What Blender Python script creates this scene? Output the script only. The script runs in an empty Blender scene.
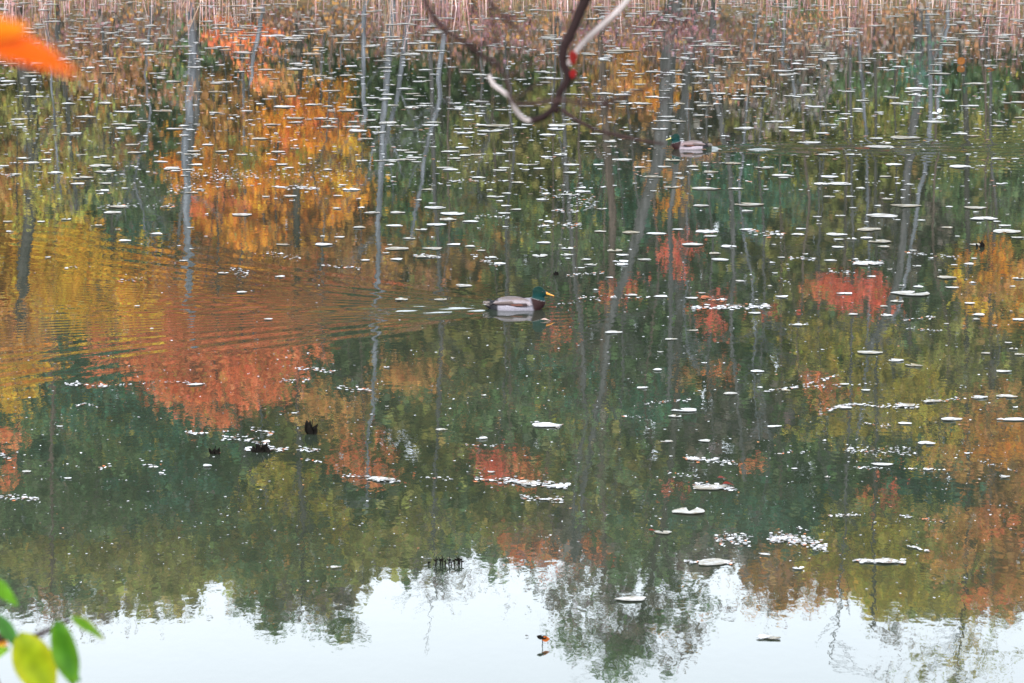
import bpy, bmesh, math, random
import numpy as np
from mathutils import Vector, Matrix
random.seed(7); RNG = np.random.default_rng(7)
S = bpy.context.scene; COL = S.collection
PI = math.pi

# ------------------------------------------------------------------ camera
F = 2844.0; H = 3.8; PITCH = math.radians(9.766); W0, H0 = 1024, 683
ca, sa = math.cos(PITCH), math.sin(PITCH)
def ray(px, py):
    u = (px - 512) / F; v = (341.5 - py) / F
    return np.array([u, ca + v * sa, -sa + v * ca])
def onwater(px, py, z=0.0):
    d = ray(px, py); t = (z - H) / d[2]
    return np.array([d[0] * t, d[1] * t, z])
def refl(px, py, D):                       # where a thing at distance D stands to mirror in the water at this spot
    d = ray(px, py); t = D / d[1]
    return np.array([d[0] * t, D, -(H + d[2] * t)])
def near(px, py, D):
    d = ray(px, py); t = D / d[1]
    return Vector((d[0] * t, D, H + d[2] * t))
def scale_at(py): return (py + 148) / H     # pixels per metre on the water

cam = bpy.data.cameras.new('camera'); co = bpy.data.objects.new('camera', cam); COL.objects.link(co)
cam.sensor_width = 36; cam.lens = 100; cam.clip_start = 0.05; cam.clip_end = 3000
co.location = (0, 0, H); co.rotation_euler = (PI / 2 - PITCH, 0, 0)
cam.dof.use_dof = True; cam.dof.focus_distance = 24.5; cam.dof.aperture_fstop = 8.0
S.camera = co

# ------------------------------------------------------------------ materials
def mat(name):
    m = bpy.data.materials.new(name); m.use_nodes = True
    nt = m.node_tree; b = nt.nodes['Principled BSDF']
    return m, nt, b
def link(nt, a, b): nt.links.new(a, b)
def simple(name, c, rough=.6, var=.25, scale=30, spec=.5, coords='Object'):
    m, nt, b = mat(name)
    tc = nt.nodes.new('ShaderNodeTexCoord'); n = nt.nodes.new('ShaderNodeTexNoise'); n.inputs['Scale'].default_value = scale
    n.inputs['Detail'].default_value = 4
    link(nt, tc.outputs[coords], n.inputs['Vector'])
    r = nt.nodes.new('ShaderNodeValToRGB')
    r.color_ramp.elements[0].position = .3; r.color_ramp.elements[1].position = .7
    r.color_ramp.elements[0].color = (*[x * (1 - var) for x in c], 1); r.color_ramp.elements[1].color = (*[min(1, x * (1 + var)) for x in c], 1)
    link(nt, n.outputs['Fac'], r.inputs['Fac']); link(nt, r.outputs['Color'], b.inputs['Base Color'])
    b.inputs['Roughness'].default_value = rough; b.inputs['Specular IOR Level'].default_value = spec
    return m
def attr_mat(name, rough=.6, spec=.3, transl=0.0, mottled=0.0, mscale=60):
    m, nt, b = mat(name)
    a = nt.nodes.new('ShaderNodeAttribute'); a.attribute_name = 'Col'
    src = a.outputs['Color']
    if mottled:
        tc = nt.nodes.new('ShaderNodeTexCoord'); n = nt.nodes.new('ShaderNodeTexNoise'); n.inputs['Scale'].default_value = mscale
        link(nt, tc.outputs['Object'], n.inputs['Vector'])
        mr = nt.nodes.new('ShaderNodeMapRange'); mr.inputs['From Min'].default_value = .3; mr.inputs['From Max'].default_value = .7
        mr.inputs['To Min'].default_value = 1 - mottled; mr.inputs['To Max'].default_value = 1 + mottled
        link(nt, n.outputs['Fac'], mr.inputs['Value'])
        vm = nt.nodes.new('ShaderNodeVectorMath'); vm.operation = 'SCALE'
        link(nt, src, vm.inputs[0]); link(nt, mr.outputs[0], vm.inputs['Scale']); src = vm.outputs[0]
    link(nt, src, b.inputs['Base Color'])
    b.inputs['Roughness'].default_value = rough; b.inputs['Specular IOR Level'].default_value = spec
    if transl:
        t = nt.nodes.new('ShaderNodeBsdfTranslucent'); link(nt, src, t.inputs['Color'])
        mx = nt.nodes.new('ShaderNodeMixShader'); mx.inputs[0].default_value = transl
        link(nt, b.outputs[0], mx.inputs[1]); link(nt, t.outputs[0], mx.inputs[2])
        link(nt, mx.outputs[0], nt.nodes['Material Output'].inputs['Surface'])
    return m
M_FOL = attr_mat('foliage', .55, .3, .35)
M_REED = attr_mat('dry_reed', .7, .2, .2)
M_PLUM = attr_mat('plumage', .6, .1, 0, .22, 110)
M_HEADF = attr_mat('near_leaf', .5, .15, .45, .18, 55)
M_DEB = attr_mat('debris', .6, .3)
def bark(name, c):
    m, nt, b = mat(name)
    tc = nt.nodes.new('ShaderNodeTexCoord'); mp = nt.nodes.new('ShaderNodeMapping'); mp.inputs['Scale'].default_value = (9, 9, 1.3)
    n = nt.nodes.new('ShaderNodeTexNoise'); n.inputs['Scale'].default_value = 1.0; n.inputs['Detail'].default_value = 6
    link(nt, tc.outputs['Object'], mp.inputs[0]); link(nt, mp.outputs[0], n.inputs['Vector'])
    r = nt.nodes.new('ShaderNodeValToRGB'); r.color_ramp.elements[0].position = .35; r.color_ramp.elements[1].position = .65
    r.color_ramp.elements[0].color = (*[x * .55 for x in c], 1); r.color_ramp.elements[1].color = (*[min(1, x * 1.35) for x in c], 1)
    link(nt, n.outputs['Fac'], r.inputs['Fac']); link(nt, r.outputs['Color'], b.inputs['Base Color'])
    bp = nt.nodes.new('ShaderNodeBump'); bp.inputs['Distance'].default_value = .02; link(nt, n.outputs['Fac'], bp.inputs['Height']); link(nt, bp.outputs[0], b.inputs['Normal'])
    b.inputs['Roughness'].default_value = .85; b.inputs['Specular IOR Level'].default_value = .08
    return m
BARK = {'light': bark('pale_bark', (.125, .13, .145)), 'mid': bark('grey_bark', (.07, .066, .066)), 'dark': bark('dark_bark', (.05, .045, .04)),
        'brown': bark('brown_bark', (.09, .065, .055))}

# ------------------------------------------------------------------ object helpers
def tag(o, label=None, cat=None, group=None, kind=None):
    if label: o['label'] = label
    if cat: o['category'] = cat
    if group: o['group'] = group
    if kind: o['kind'] = kind
    return o
def empty(name, loc=(0, 0, 0), rz=0):
    o = bpy.data.objects.new(name, None); COL.objects.link(o); o.location = loc; o.rotation_euler = (0, 0, rz); o.empty_display_size = .1
    return o
def mesh_obj(name, V, Fc, material, parent=None, smooth=True, cols=None, origin=None, percorner=None):
    V = np.asarray(V, dtype=np.float64)
    if origin is not None: V = V - np.asarray(origin)
    me = bpy.data.meshes.new(name)
    me.from_pydata(V.tolist(), [], [tuple(int(i) for i in f) for f in Fc]) if not isinstance(Fc, np.ndarray) else fast(me, V, Fc)
    if cols is not None:
        a = me.color_attributes.new('Col', 'FLOAT_COLOR', 'POINT')
        c = np.ones((len(V), 4), dtype=np.float32); c[:, :3] = cols; a.data.foreach_set('color', c.ravel())
    if smooth: me.polygons.foreach_set('use_smooth', np.ones(len(me.polygons), dtype=bool))
    me.materials.append(material); me.update()
    o = bpy.data.objects.new(name, me); COL.objects.link(o)
    if parent is not None: o.parent = parent
    elif origin is not None: o.location = origin
    return o
def fast(me, V, Fc):
    n, k = Fc.shape
    me.vertices.add(len(V)); me.vertices.foreach_set('co', V.astype(np.float32).ravel())
    me.loops.add(n * k); me.loops.foreach_set('vertex_index', Fc.astype(np.int32).ravel())
    me.polygons.add(n); me.polygons.foreach_set('loop_start', np.arange(0, n * k, k, dtype=np.int32))
    me.update(calc_edges=True); me.validate()
class MB:
    def __init__(s): s.V = []; s.F = []; s.C = []
    def add(s, V, Fc, c=(1, 1, 1)):
        b = len(s.V); s.V += [tuple(v) for v in V]; s.F += [tuple(i + b for i in f) for f in Fc]; s.C += [c] * len(V)
    def tube(s, P, R, n=8, c=(1, 1, 1), wob=0.0):
        P = [Vector(p) for p in P]; V = []; Fc = []
        for i, p in enumerate(P):
            t = (P[min(i + 1, len(P) - 1)] - P[max(i - 1, 0)]).normalized()
            a = t.cross(Vector((.31, .95, .05)));
            if a.length < 1e-3: a = t.cross(Vector((1, 0, 0)))
            a.normalize(); b = t.cross(a)
            for k in range(n):
                q = 2 * PI * k / n; r = R[i] * (1 + random.uniform(-wob, wob))
                V.append(p + (a * math.cos(q) + b * math.sin(q)) * r)
        for i in range(len(P) - 1):
            for k in range(n):
                Fc.append((i * n + k, i * n + (k + 1) % n, (i + 1) * n + (k + 1) % n, (i + 1) * n + k))
        Fc.append(tuple(range(n))[::-1]); Fc.append(tuple(range((len(P) - 1) * n, len(P) * n)))
        s.add(V, Fc, c)
    def build(s, name, m, parent=None, origin=None, smooth=True):
        return mesh_obj(name, s.V, s.F, m, parent, smooth, np.array(s.C), origin)
def smooth_path(P, n=6):
    P = [np.array(p, float) for p in P]; out = []
    for i in range(len(P) - 1):
        p0 = P[max(i - 1, 0)]; p1 = P[i]; p2 = P[i + 1]; p3 = P[min(i + 2, len(P) - 1)]
        for k in range(n):
            t = k / n
            out.append(.5 * ((2 * p1) + (-p0 + p2) * t + (2 * p0 - 5 * p1 + 4 * p2 - p3) * t * t + (-p0 + 3 * p1 - 3 * p2 + p3) * t ** 3))
    out.append(P[-1]); return out
def cloud(name, P, size, cols, m, parent=None, origin=None, flat=0.0):
    """leaf-sized pointed faces with random tilt"""
    P = np.asarray(P); n = len(P); size = np.broadcast_to(size, (n,))
    a = RNG.normal(size=(n, 3)); a /= np.linalg.norm(a, axis=1)[:, None]
    b = RNG.normal(size=(n, 3)); b -= (b * a).sum(1)[:, None] * a; b /= np.linalg.norm(b, axis=1)[:, None]
    s = size[:, None]
    w = RNG.uniform(.55, .85, (n, 1))
    V = np.stack([P - a * s * .5, P + b * s * w * .6, P + a * s * .5, P - b * s * w * .6], 1).reshape(-1, 3)
    Fc = np.arange(n * 4).reshape(n, 4)
    return mesh_obj(name, V, Fc, m, parent, False, np.repeat(cols, 4, axis=0), origin)

# ------------------------------------------------------------------ ground, water, sky
def ground_z(x, y):
    near_z = 2.2 * np.clip((8.3 - y) / 6.5, 0, 1) ** .8 if not np.isscalar(y) else 2.2 * max(0, min(1, (8.3 - y) / 6.5)) ** .8
    yy = np.asarray(y, float)
    far = np.clip((yy - 79) / 4, -1, 1)
    z = np.where(yy < 40, near_z * 1.0 - .9 * np.clip((yy - 6.5) / 3, 0, 1), -.9)
    rise = .55 + np.clip(yy - 83, 0, 60) * .13 + .35 * np.sin(np.asarray(x) * .21 + yy * .07) * np.clip((yy - 84) / 10, 0, 1)
    tz = np.clip((yy - 76) / 8, 0, 1); tz = tz * tz * (3 - 2 * tz)
    return np.where(yy > 70, z * (1 - tz) + rise * tz, z)
gx = np.concatenate([np.linspace(-700, -60, 12)[:-1], np.linspace(-60, 60, 100), np.linspace(60, 700, 12)[1:]])
gy = np.concatenate([np.linspace(-200, -5, 8)[:-1], np.linspace(-5, 12, 40), np.linspace(12, 74, 20)[1:-1], np.linspace(74, 130, 70), np.linspace(130, 900, 14)[1:]])
def grid(gx, gy, z):
    X, Y = np.meshgrid(gx, gy); V = np.stack([X, Y, z(X, Y)], -1).reshape(-1, 3); nx, ny = len(gx), len(gy)
    i = np.arange(nx - 1)[None, :] + np.arange(ny - 1)[:, None] * nx
    return V, np.stack([i, i + 1, i + 1 + nx, i + nx], -1).reshape(-1, 4)
V, Fc = grid(gx, gy, lambda X, Y: ground_z(X, Y) + .05 * np.sin(X * 1.7) * np.sin(Y * 2.1))
m, nt, b = mat('leaf_litter')
tc = nt.nodes.new('ShaderNodeTexCoord'); vo = nt.nodes.new('ShaderNodeTexVoronoi'); vo.inputs['Scale'].default_value = 9
link(nt, tc.outputs['Object'], vo.inputs['Vector'])
sep = nt.nodes.new('ShaderNodeSeparateColor'); link(nt, vo.outputs['Color'], sep.inputs[0])
rp = nt.nodes.new('ShaderNodeValToRGB'); e = rp.color_ramp.elements
e[0].position = 0; e[0].color = (.07, .045, .03, 1); e[1].position = 1; e[1].color = (.42, .2, .06, 1)
for p, c in ((.35, (.12, .08, .04)), (.6, (.2, .11, .05)), (.8, (.13, .14, .05))):
    q = e.new(p); q.color = (*c, 1)
link(nt, sep.outputs[0], rp.inputs['Fac']); link(nt, rp.outputs['Color'], b.inputs['Base Color']); b.inputs['Roughness'].default_value = .9
tag(mesh_obj('ground', V, Fc, m), kind='structure')

# water: one sheet, really displaced where the ducks have passed
DUCK1 = onwater(515, 309); DUCK2 = onwater(691, 149)
def wake(X, Y, cx, cy, hd, amp, reach, spread, lam, ring=0.0):
    """hd = +1 swimming towards +x; crests fan out behind the bird"""
    u = -(X - cx) * hd; v = Y - cy                  # u: distance behind the bird
    z = np.zeros_like(X); ub = np.clip(u, 0.0, None)
    for sg in (-1, 1):
        c, s = math.cos(spread), math.sin(spread)
        d = (v * sg) * c - (u) * s                  # signed distance from the arm line
        al = (v * sg) * s + u * c
        env = np.exp(-(d / (.12 + .13 * np.clip(al, 0, None))) ** 2) * np.exp(-np.clip(al, 0, None) / reach) * (al > -.1)
        ph = 2 * PI / lam * d + .7 * np.sin(al * .9)
        z += amp * env * np.cos(ph)
    # transverse ripples between the arms
    env = np.exp(-(v / (.15 + .32 * ub)) ** 2) * np.exp(-ub / reach) * (u > .15)
    z += amp * .45 * env * np.cos(2 * PI / (lam * .8) * (u + .25 * v * v / (ub + .6)))
    # the narrow stirred strip right behind the tail
    env = np.exp(-(v / (.10 + .09 * ub)) ** 2) * np.exp(-ub / 1.1) * (u > .2)
    z += amp * 2.2 * env * np.sin(u * 9 + 5 * v) * np.cos(v * 24 + u)
    if ring:
        r = np.sqrt((X - cx - hd * .3) ** 2 + v ** 2)
        z += ring * np.exp(-r / .5) * np.cos(2 * PI / .17 * r) * (r > .05)
    return z
def disp(X, Y):
    z = wake(X, Y, DUCK1[0], DUCK1[1], 1, .0024, 2.2, math.radians(33), .30, .0004)
    z += wake(X, Y, DUCK1[0] + .1, DUCK1[1] + .15, 1, .0011, 5.5, math.radians(40), .42)
    z += wake(X, Y, DUCK1[0] - .05, DUCK1[1], 1, .0034, 1.3, math.radians(15), .13)
    z += wake(X, Y, DUCK2[0], DUCK2[1], -1, .012, 2.2, math.radians(4), .40)
    z += wake(X, Y, DUCK2[0], DUCK2[1], -1, .0018, 3.0, math.radians(24), .36, .0012)
    # rings round the stirred spot where the bird dabbled
    q = onwater(200, 303); r = np.sqrt((X - q[0]) ** 2 + ((Y - q[1])) ** 2)
    z += .0020 * np.exp(-(r / .42) ** 2) * np.cos(r * 26 + 1.5 * np.sin(X * 6)) * np.cos(X * 5.2 + Y * 3)
    q = onwater(236, 300); r = np.sqrt((X - q[0]) ** 2 + ((Y - q[1])) ** 2)
    z += .0015 * np.exp(-(r / .3) ** 2) * np.cos(r * 30)
    f = np.clip((Y - 16) / 2, 0, 1) * np.clip((46 - Y) / 3, 0, 1) * np.clip((8.5 - np.abs(X)) / 1, 0, 1)
    return z * f
wx = np.concatenate([np.linspace(-400, -10, 14)[:-1], np.arange(-10, 10.001, .07), np.linspace(10, 400, 14)[1:]])
wy = np.concatenate([np.linspace(5.5, 16, 8)[:-1], np.arange(16, 30, .035), np.arange(30, 46, .07), np.linspace(46, 86, 12)])
V, Fc = grid(wx, wy, disp)
m, nt, b = mat('pond_water')
tc = nt.nodes.new('ShaderNodeTexCoord')
def nz(scale, sc3, detail=2):
    mp = nt.nodes.new('ShaderNodeMapping'); mp.inputs['Scale'].default_value = sc3
    n = nt.nodes.new('ShaderNodeTexNoise'); n.inputs['Scale'].default_value = scale; n.inputs['Detail'].default_value = detail; n.inputs['Roughness'].default_value = .45
    link(nt, tc.outputs['Object'], mp.inputs[0]); link(nt, mp.outputs[0], n.inputs['Vector']); return n.outputs['Fac']
b1 = nt.nodes.new('ShaderNodeBump'); b1.inputs['Distance'].default_value = .00045; link(nt, nz(2.6, (1.2, .8, 1), 2), b1.inputs['Height'])
b2 = nt.nodes.new('ShaderNodeBump'); b2.inputs['Distance'].default_value = .00018; link(nt, nz(13, (1.3, .7, 1), 2), b2.inputs['Height'])
link(nt, b1.outputs[0], b2.inputs['Normal']); link(nt, b2.outputs[0], b.inputs['Normal'])
r = nt.nodes.new('ShaderNodeValToRGB'); r.color_ramp.elements[0].color = (.020, .028, .019, 1); r.color_ramp.elements[1].color = (.032, .038, .026, 1)
r.color_ramp.elements[0].position = .35; r.color_ramp.elements[1].position = .65
link(nt, nz(.35, (1, .5, 1), 4), r.inputs['Fac']); link(nt, r.outputs['Color'], b.inputs['Base Color'])
b.inputs['Roughness'].default_value = .014; b.inputs['IOR'].default_value = 1.75
tag(mesh_obj('pond_water', V, Fc, m), kind='structure')

SUN_EL, SUN_AZ = math.radians(42), math.radians(205)      # high thin cloud, light from behind the photographer
w = bpy.data.worlds.new('World'); S.world = w; w.use_nodes = True; nt = w.node_tree
bg = nt.nodes['Background']; sk = nt.nodes.new('ShaderNodeTexSky'); sk.sky_type = 'NISHITA'; sk.sun_disc = False
sk.sun_elevation = SUN_EL; sk.sun_rotation = SUN_AZ; sk.dust_density = 3; sk.altitude = 100
tc = nt.nodes.new('ShaderNodeTexCoord'); mp = nt.nodes.new('ShaderNodeMapping'); mp.inputs['Scale'].default_value = (1, 1, 2.5)
n = nt.nodes.new('ShaderNodeTexNoise'); n.inputs['Scale'].default_value = 1.6; n.inputs['Detail'].default_value = 4
link(nt, tc.outputs['Generated'], mp.inputs[0]); link(nt, mp.outputs[0], n.inputs['Vector'])
mr = nt.nodes.new('ShaderNodeMapRange'); mr.inputs['From Min'].default_value = .3; mr.inputs['From Max'].default_value = .7
mr.inputs['To Min'].default_value = .72; mr.inputs['To Max'].default_value = .92
mx = nt.nodes.new('ShaderNodeMix'); mx.data_type = 'RGBA'
link(nt, n.outputs['Fac'], mr.inputs['Value']); link(nt, mr.outputs[0], mx.inputs[0])
link(nt, sk.outputs[0], mx.inputs[6]); mx.inputs[7].default_value = (11.0, 12.0, 13.0, 1)     # thin bright cloud cover
sx = nt.nodes.new('ShaderNodeSeparateXYZ'); link(nt, tc.outputs['Generated'], sx.inputs[0])
gr = nt.nodes.new('ShaderNodeMapRange'); gr.inputs['From Min'].default_value = .22; gr.inputs['From Max'].default_value = .75; gr.inputs['To Min'].default_value = 2.1; gr.inputs['To Max'].default_value = .58
link(nt, sx.outputs['Z'], gr.inputs['Value']); vs = nt.nodes.new('ShaderNodeVectorMath'); vs.operation = 'SCALE'      # the thin cloud is brightest low down
link(nt, mx.outputs[2], vs.inputs[0]); gy_ = nt.nodes.new('ShaderNodeMapRange'); gy_.inputs['From Min'].default_value = -1; gy_.inputs['From Max'].default_value = 1; gy_.inputs['To Min'].default_value = 1.45; gy_.inputs['To Max'].default_value = .72
link(nt, sx.outputs['Y'], gy_.inputs['Value']); mm = nt.nodes.new('ShaderNodeMath'); mm.operation = 'MULTIPLY'; link(nt, gr.outputs[0], mm.inputs[0]); link(nt, gy_.outputs[0], mm.inputs[1])   # and towards the veiled sun
link(nt, mm.outputs[0], vs.inputs['Scale']); link(nt, vs.outputs[0], bg.inputs['Color']); bg.inputs['Strength'].default_value = .1
sl = bpy.data.lights.new('sun', 'SUN'); sl.energy = 1.5; sl.angle = math.radians(12); sl.color = (1, .96, .9)
so = bpy.data.objects.new('sun', sl); COL.objects.link(so)
sd = Vector((math.sin(SUN_AZ) * math.cos(SUN_EL), math.cos(SUN_AZ) * math.cos(SUN_EL), math.sin(SUN_EL)))
so.rotation_euler = (-sd).to_track_quat('-Z', 'Y').to_euler()
S.view_settings.view_transform = 'Standard'; S.view_settings.look = 'None'; S.view_settings.exposure = 1.05
try: S.cycles.use_denoising = True; S.cycles.max_bounces = 6; S.cycles.diffuse_bounces = 2; S.cycles.sample_clamp_indirect = 6
except Exception: pass

# ------------------------------------------------------------------ far wood
C = {'G': (.14, .21, .09), 'T': (.075, .19, .12), 'O': (.33, .31, .085), 'Y': (.65, .50, .07), 'OR': (.94, .34, .025), 'YO': (.93, .49, .035),
     'C': (.93, .24, .09), 'B': (.40, .20, .10), 'GR': (.24, .20, .17), 'P': (.30, .15, .155), 'OB': (.55, .28, .08), 'OY': (.46, .38, .06), 'R': (.85, .15, .09)}
def leafcols(c, n, j=.35):
    base = np.array(C[c]); k = RNG.uniform(1 - j, 1 + j, (n, 1)); h = 1 + RNG.normal(0, .12, (n, 3))
    return np.clip(base * k * h, .01, .9)
def blob_leaves(bl, D, size=.125):
    P = []; K = []; cc = []
    for (cx, cy, rx, ry, c, dn) in bl:
        ppm = F / D
        ncl = max(4, int(PI * rx * ry / 160)); th = RNG.uniform(0, 2 * PI, ncl); rr = RNG.uniform(0, 1, ncl) ** .6 * 1.18
        n = int(dn * PI * rx * ry / 13 * 3.6) + 5
        o = refl(cx, cy, D); rxm = rx / ppm; rym = ry / ppm
        cen = np.stack([rr * np.cos(th) * rxm, RNG.normal(0, .35, ncl) * min(rxm, rym) * 1.2, rr * np.sin(th) * rym], 1)
        wts = RNG.uniform(.3, 1.6, ncl); idx = RNG.choice(ncl, n, p=wts / wts.sum())
        sg = RNG.uniform(.09, .30, ncl)[idx][:, None]
        p = o + cen[idx] + RNG.normal(size=(n, 3)) * sg * np.array([1.15, 1, .8])
        col = leafcols(c, n) * RNG.uniform(.75, 1.25, ncl)[idx][:, None]
        mixin = RNG.uniform(0, 1, n) < .09; col[mixin] = leafcols(random.choice(('O', 'GR', 'OB', 'OY')), int(mixin.sum()))
        P.append(p); K.append(np.full(n, size) * RNG.uniform(.7, 1.3, n)); cc.append(np.clip(col, 0, .95)); 
    P = np.concatenate(P); K = np.concatenate(K); cc = np.concatenate(cc)
    ok = P[:, 2] > .15
    return P[ok], K[ok], cc[ok]
def limbs(mb, P, R, targets, rmin=.02):
    """thin limbs that leave the trunk and reach for the leaf clumps"""
    for t in targets:
        t = np.array(t)
        below = [i for i in range(len(P)) if P[i][2] < t[2] - .3] or [0]
        i = below[max(0, len(below) - random.randint(1, 4))]
        a = np.array(P[i]); mid = (a + t) / 2 + np.array([random.uniform(-.3, .3), random.uniform(-.3, .3), random.uniform(-.1, .5)])
        q = smooth_path([a, mid, t], 5); n = len(q); r0 = max(rmin, R[i] * .45)
        mb.tube(q, [r0 * (1 - .85 * k / (n - 1)) for k in range(n)], 5)
def make_tree(name, label, D, path, w, bk, blobs, cat='tree', group=None, nl=6, size=.125, twigs=0):
    if path is None:
        cx = np.mean([q[0] for q in blobs]); cy = max(q[1] + q[3] * .5 for q in blobs)
        path = [(cx + random.uniform(-8, 8), -4), (cx + random.uniform(-6, 6), cy * .5), (cx, cy)]
    x0 = refl(path[0][0], 0, D)[0]; gz = float(ground_z(x0, D))
    base = np.array([x0, D, gz])
    P = [np.array([x0, D, gz - .25])]
    for (a, b_) in path:
        p = refl(a, b_, D)
        if p[2] > P[-1][2] + .3: P.append(p + np.array([0, random.uniform(-.1, .1), 0]))
    P = smooth_path(P, 6); n = len(P); ppm = F / D
    wv = np.cumsum(RNG.normal(0, .035, (n, 2)), 0); wv -= np.linspace(0, 1, n)[:, None] * wv[-1]; P = [p + np.array([a[0], a[1], 0]) for p, a in zip(P, wv)]
    ws = w if isinstance(w, (list, tuple)) else (w, w * .35)
    R = [max(.018, (ws[0] + (ws[1] - ws[0]) * (k / (n - 1))) / ppm / 2) * (1.35 if k == 0 else 1) for k in range(n)]
    root = empty(name, base); tag(root, label, cat, group)
    mb = MB(); mb.tube(P, R, 9, wob=.06)
    if blobs:
        L, K, cc = blob_leaves(blobs, D, size)
        if len(L):
            sel = [L[random.randrange(len(L))] for _ in range(nl)]
            limbs(mb, P, R, sel)
    for _ in range(twigs):                              # bare crooked side branches
        i = random.randrange(max(1, n // 3), n); a = P[i]; sgn = random.choice((-1, 1)); q = [a]
        d = np.array([sgn * random.uniform(.3, .8), random.uniform(-.4, .4), random.uniform(.2, .8)])
        for k in range(5): q.append(q[-1] + d * random.uniform(.2, .5)); d = d + RNG.normal(0, .22, 3)
        r0 = max(.024, R[i] * .4); mb.tube(q, [r0 * (1 - .14 * k) for k in range(6)], 5)
    mb.build('trunk', BARK[bk], root, base)
    if blobs and len(L): cloud('crown', L, K, cc, M_FOL, root, base)
    return root
T = []
def tr(*a, **k): T.append((a, k))
# big trunks on the bank, left to right; pixel places are those of their mirror images
tr('oak_tree', 'thick dark trunk on the far bank, mirrored nearest the left edge of the pond', 84, [(12, 0), (22, 70), (35, 165), (22, 300)], (17, 11), 'dark', [(30, 130, 45, 50, 'O', .35), (15, 330, 35, 30, 'OB', .5)])
tr('birch_tree', 'thinnest pale crooked trunk, mirrored just right of the thick dark trunk', 83, [(49, 40), (53, 110), (59, 180)], (3, 2), 'light', [(60, 190, 30, 35, 'OY', .5)], twigs=3)
tr('birch_tree', 'slim grey trunk between olive leaves, mirrored left of the blue grey trunk', 83.5, [(60, 30), (66, 100), (76, 210)], (6, 4), 'mid', [(85, 150, 40, 60, 'O', .5)], twigs=3)
tr('beech_tree', 'smooth blue grey trunk with pale forked side limbs, mirrored left of the orange crowns', 82.5, [(193, 20), (191, 90), (186, 160), (186, 250), (190, 310)], (10, 6), 'light', [], twigs=5)
tr('beech_tree', 'dark trunk tight behind the smooth blue grey trunk', 84.5, [(200, 0), (194, 140), (178, 240)], (8, 3), 'mid', [(200, 55, 25, 40, 'G', .7)], twigs=3)
tr('dead_tree', 'short pale leaning snag mirrored above the orange crowns', 81.5, [(264, 10), (260, 45), (250, 85)], (6, 3), 'light', [], twigs=1)
tr('birch_tree', 'grey trunk leftmost of the four slim trunks mirrored left of the overhanging branch', 82, [(366, 20), (363, 80), (361, 125)], (5, 4), 'light', [], twigs=2)
tr('birch_tree', 'tallest of the four slim grey trunks, mirrored down to a bare forked top', 82.3, [(390, 10), (385, 70), (377, 150), (377, 270), (374, 345), (373, 400), (369, 450), (366, 510)], (8, 2), 'light', [], twigs=9)
tr('birch_tree', 'slanting grey trunk third from the left of the four slim trunks', 83, [(408, 10), (403, 80), (389, 140), (381, 175)], (6, 4), 'light', [], twigs=4)
tr('birch_tree', 'pale leaning trunk rightmost of the four slim trunks, under the overhanging twigs', 82, [(444, 20), (438, 90), (430, 130), (421, 190), (412, 240)], (6, 3), 'light', [], twigs=4)
tr('beech_tree', 'widest grey trunk on the far bank, mirrored beside the far duck and leaning left', 81.5, [(674, 0), (669, 60), (664, 115), (650, 175), (630, 240), (615, 300), (606, 350), (590, 450), (575, 560)], (19, 4), 'mid', [(600, 470, 30, 50, 'G', .3), (585, 600, 35, 30, 'GR', .5)], twigs=10)
tr('beech_tree', 'narrow grey trunk close right of the widest trunk by the far duck', 82.5, [(694, 20), (690, 90), (686, 120), (676, 180), (675, 250), (668, 400)], (8, 4), 'mid', [], twigs=4)
tr('beech_tree', 'grey trunk mirrored just above and right of the far duck', 82, [(716, 25), (719, 90), (727, 160), (732, 250), (731, 330), (744, 480)], (7, 3), 'mid', [], twigs=8)
tr('birch_tree', 'thin white trunk mirrored right of the far duck', 82.5, [(785, -5), (786, 60), (790, 80), (800, 110)], (4, 2), 'light', [], twigs=2)
tr('birch_tree', 'thin pale trunk mirrored left of the upright brown leaf', 82.5, [(946, 20), (942, 60), (937, 110)], (4, 3), 'light', [(925, 75, 30, 30, 'T', .3)], twigs=1)
tr('beech_tree', 'greenish grey trunk mirrored left of the thin pale trunk at the right', 84, [(918, -5), (914, 100), (903, 180), (897, 280), (868, 350)], (9, 7), 'mid', [], twigs=5)
tr('beech_tree', 'slender trunk crossing the greenish grey one at the right', 83, [(928, 100), (918, 190), (905, 270), (894, 320)], (5, 3), 'light', [], twigs=3)
tr('oak_tree', 'tall dark tree with a ragged top mirrored in the sky, right of the seedling', 88, [(690, 0), (684, 200), (678, 340), (668, 450), (650, 560), (630, 650)], (12, 3), 'dark',
   [(575, 600, 28, 22, 'GR', .6), (600, 635, 38, 28, 'G', 1.0), (640, 620, 44, 36, 'GR', 1.1), (672, 610, 34, 30, 'G', .9), (635, 656, 40, 22, 'G', 1.0), (690, 640, 14, 28, 'GR', .35), (610, 590, 45, 20, 'G', .5), (600, 655, 14, 16, 'G', .8), (740, 610, 30, 14, 'GR', .2)], nl=26, twigs=14, size=.15)
tr('oak_tree', 'brown crooked trunk of a tree mirrored below and right of the near duck', 85, [(600, 0), (610, 250), (602, 340), (606, 420), (606, 520), (600, 600)], (9, 3), 'brown', [(560, 425, 45, 30, 'G', .5)], twigs=8)
tr('birch_tree', 'pale knobbly leaning trunk mirrored right under the near duck', 84, [(560, 0), (570, 200), (582, 360), (586, 420), (578, 470), (574, 560)], (4, 5), 'mid', [], twigs=9)
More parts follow.
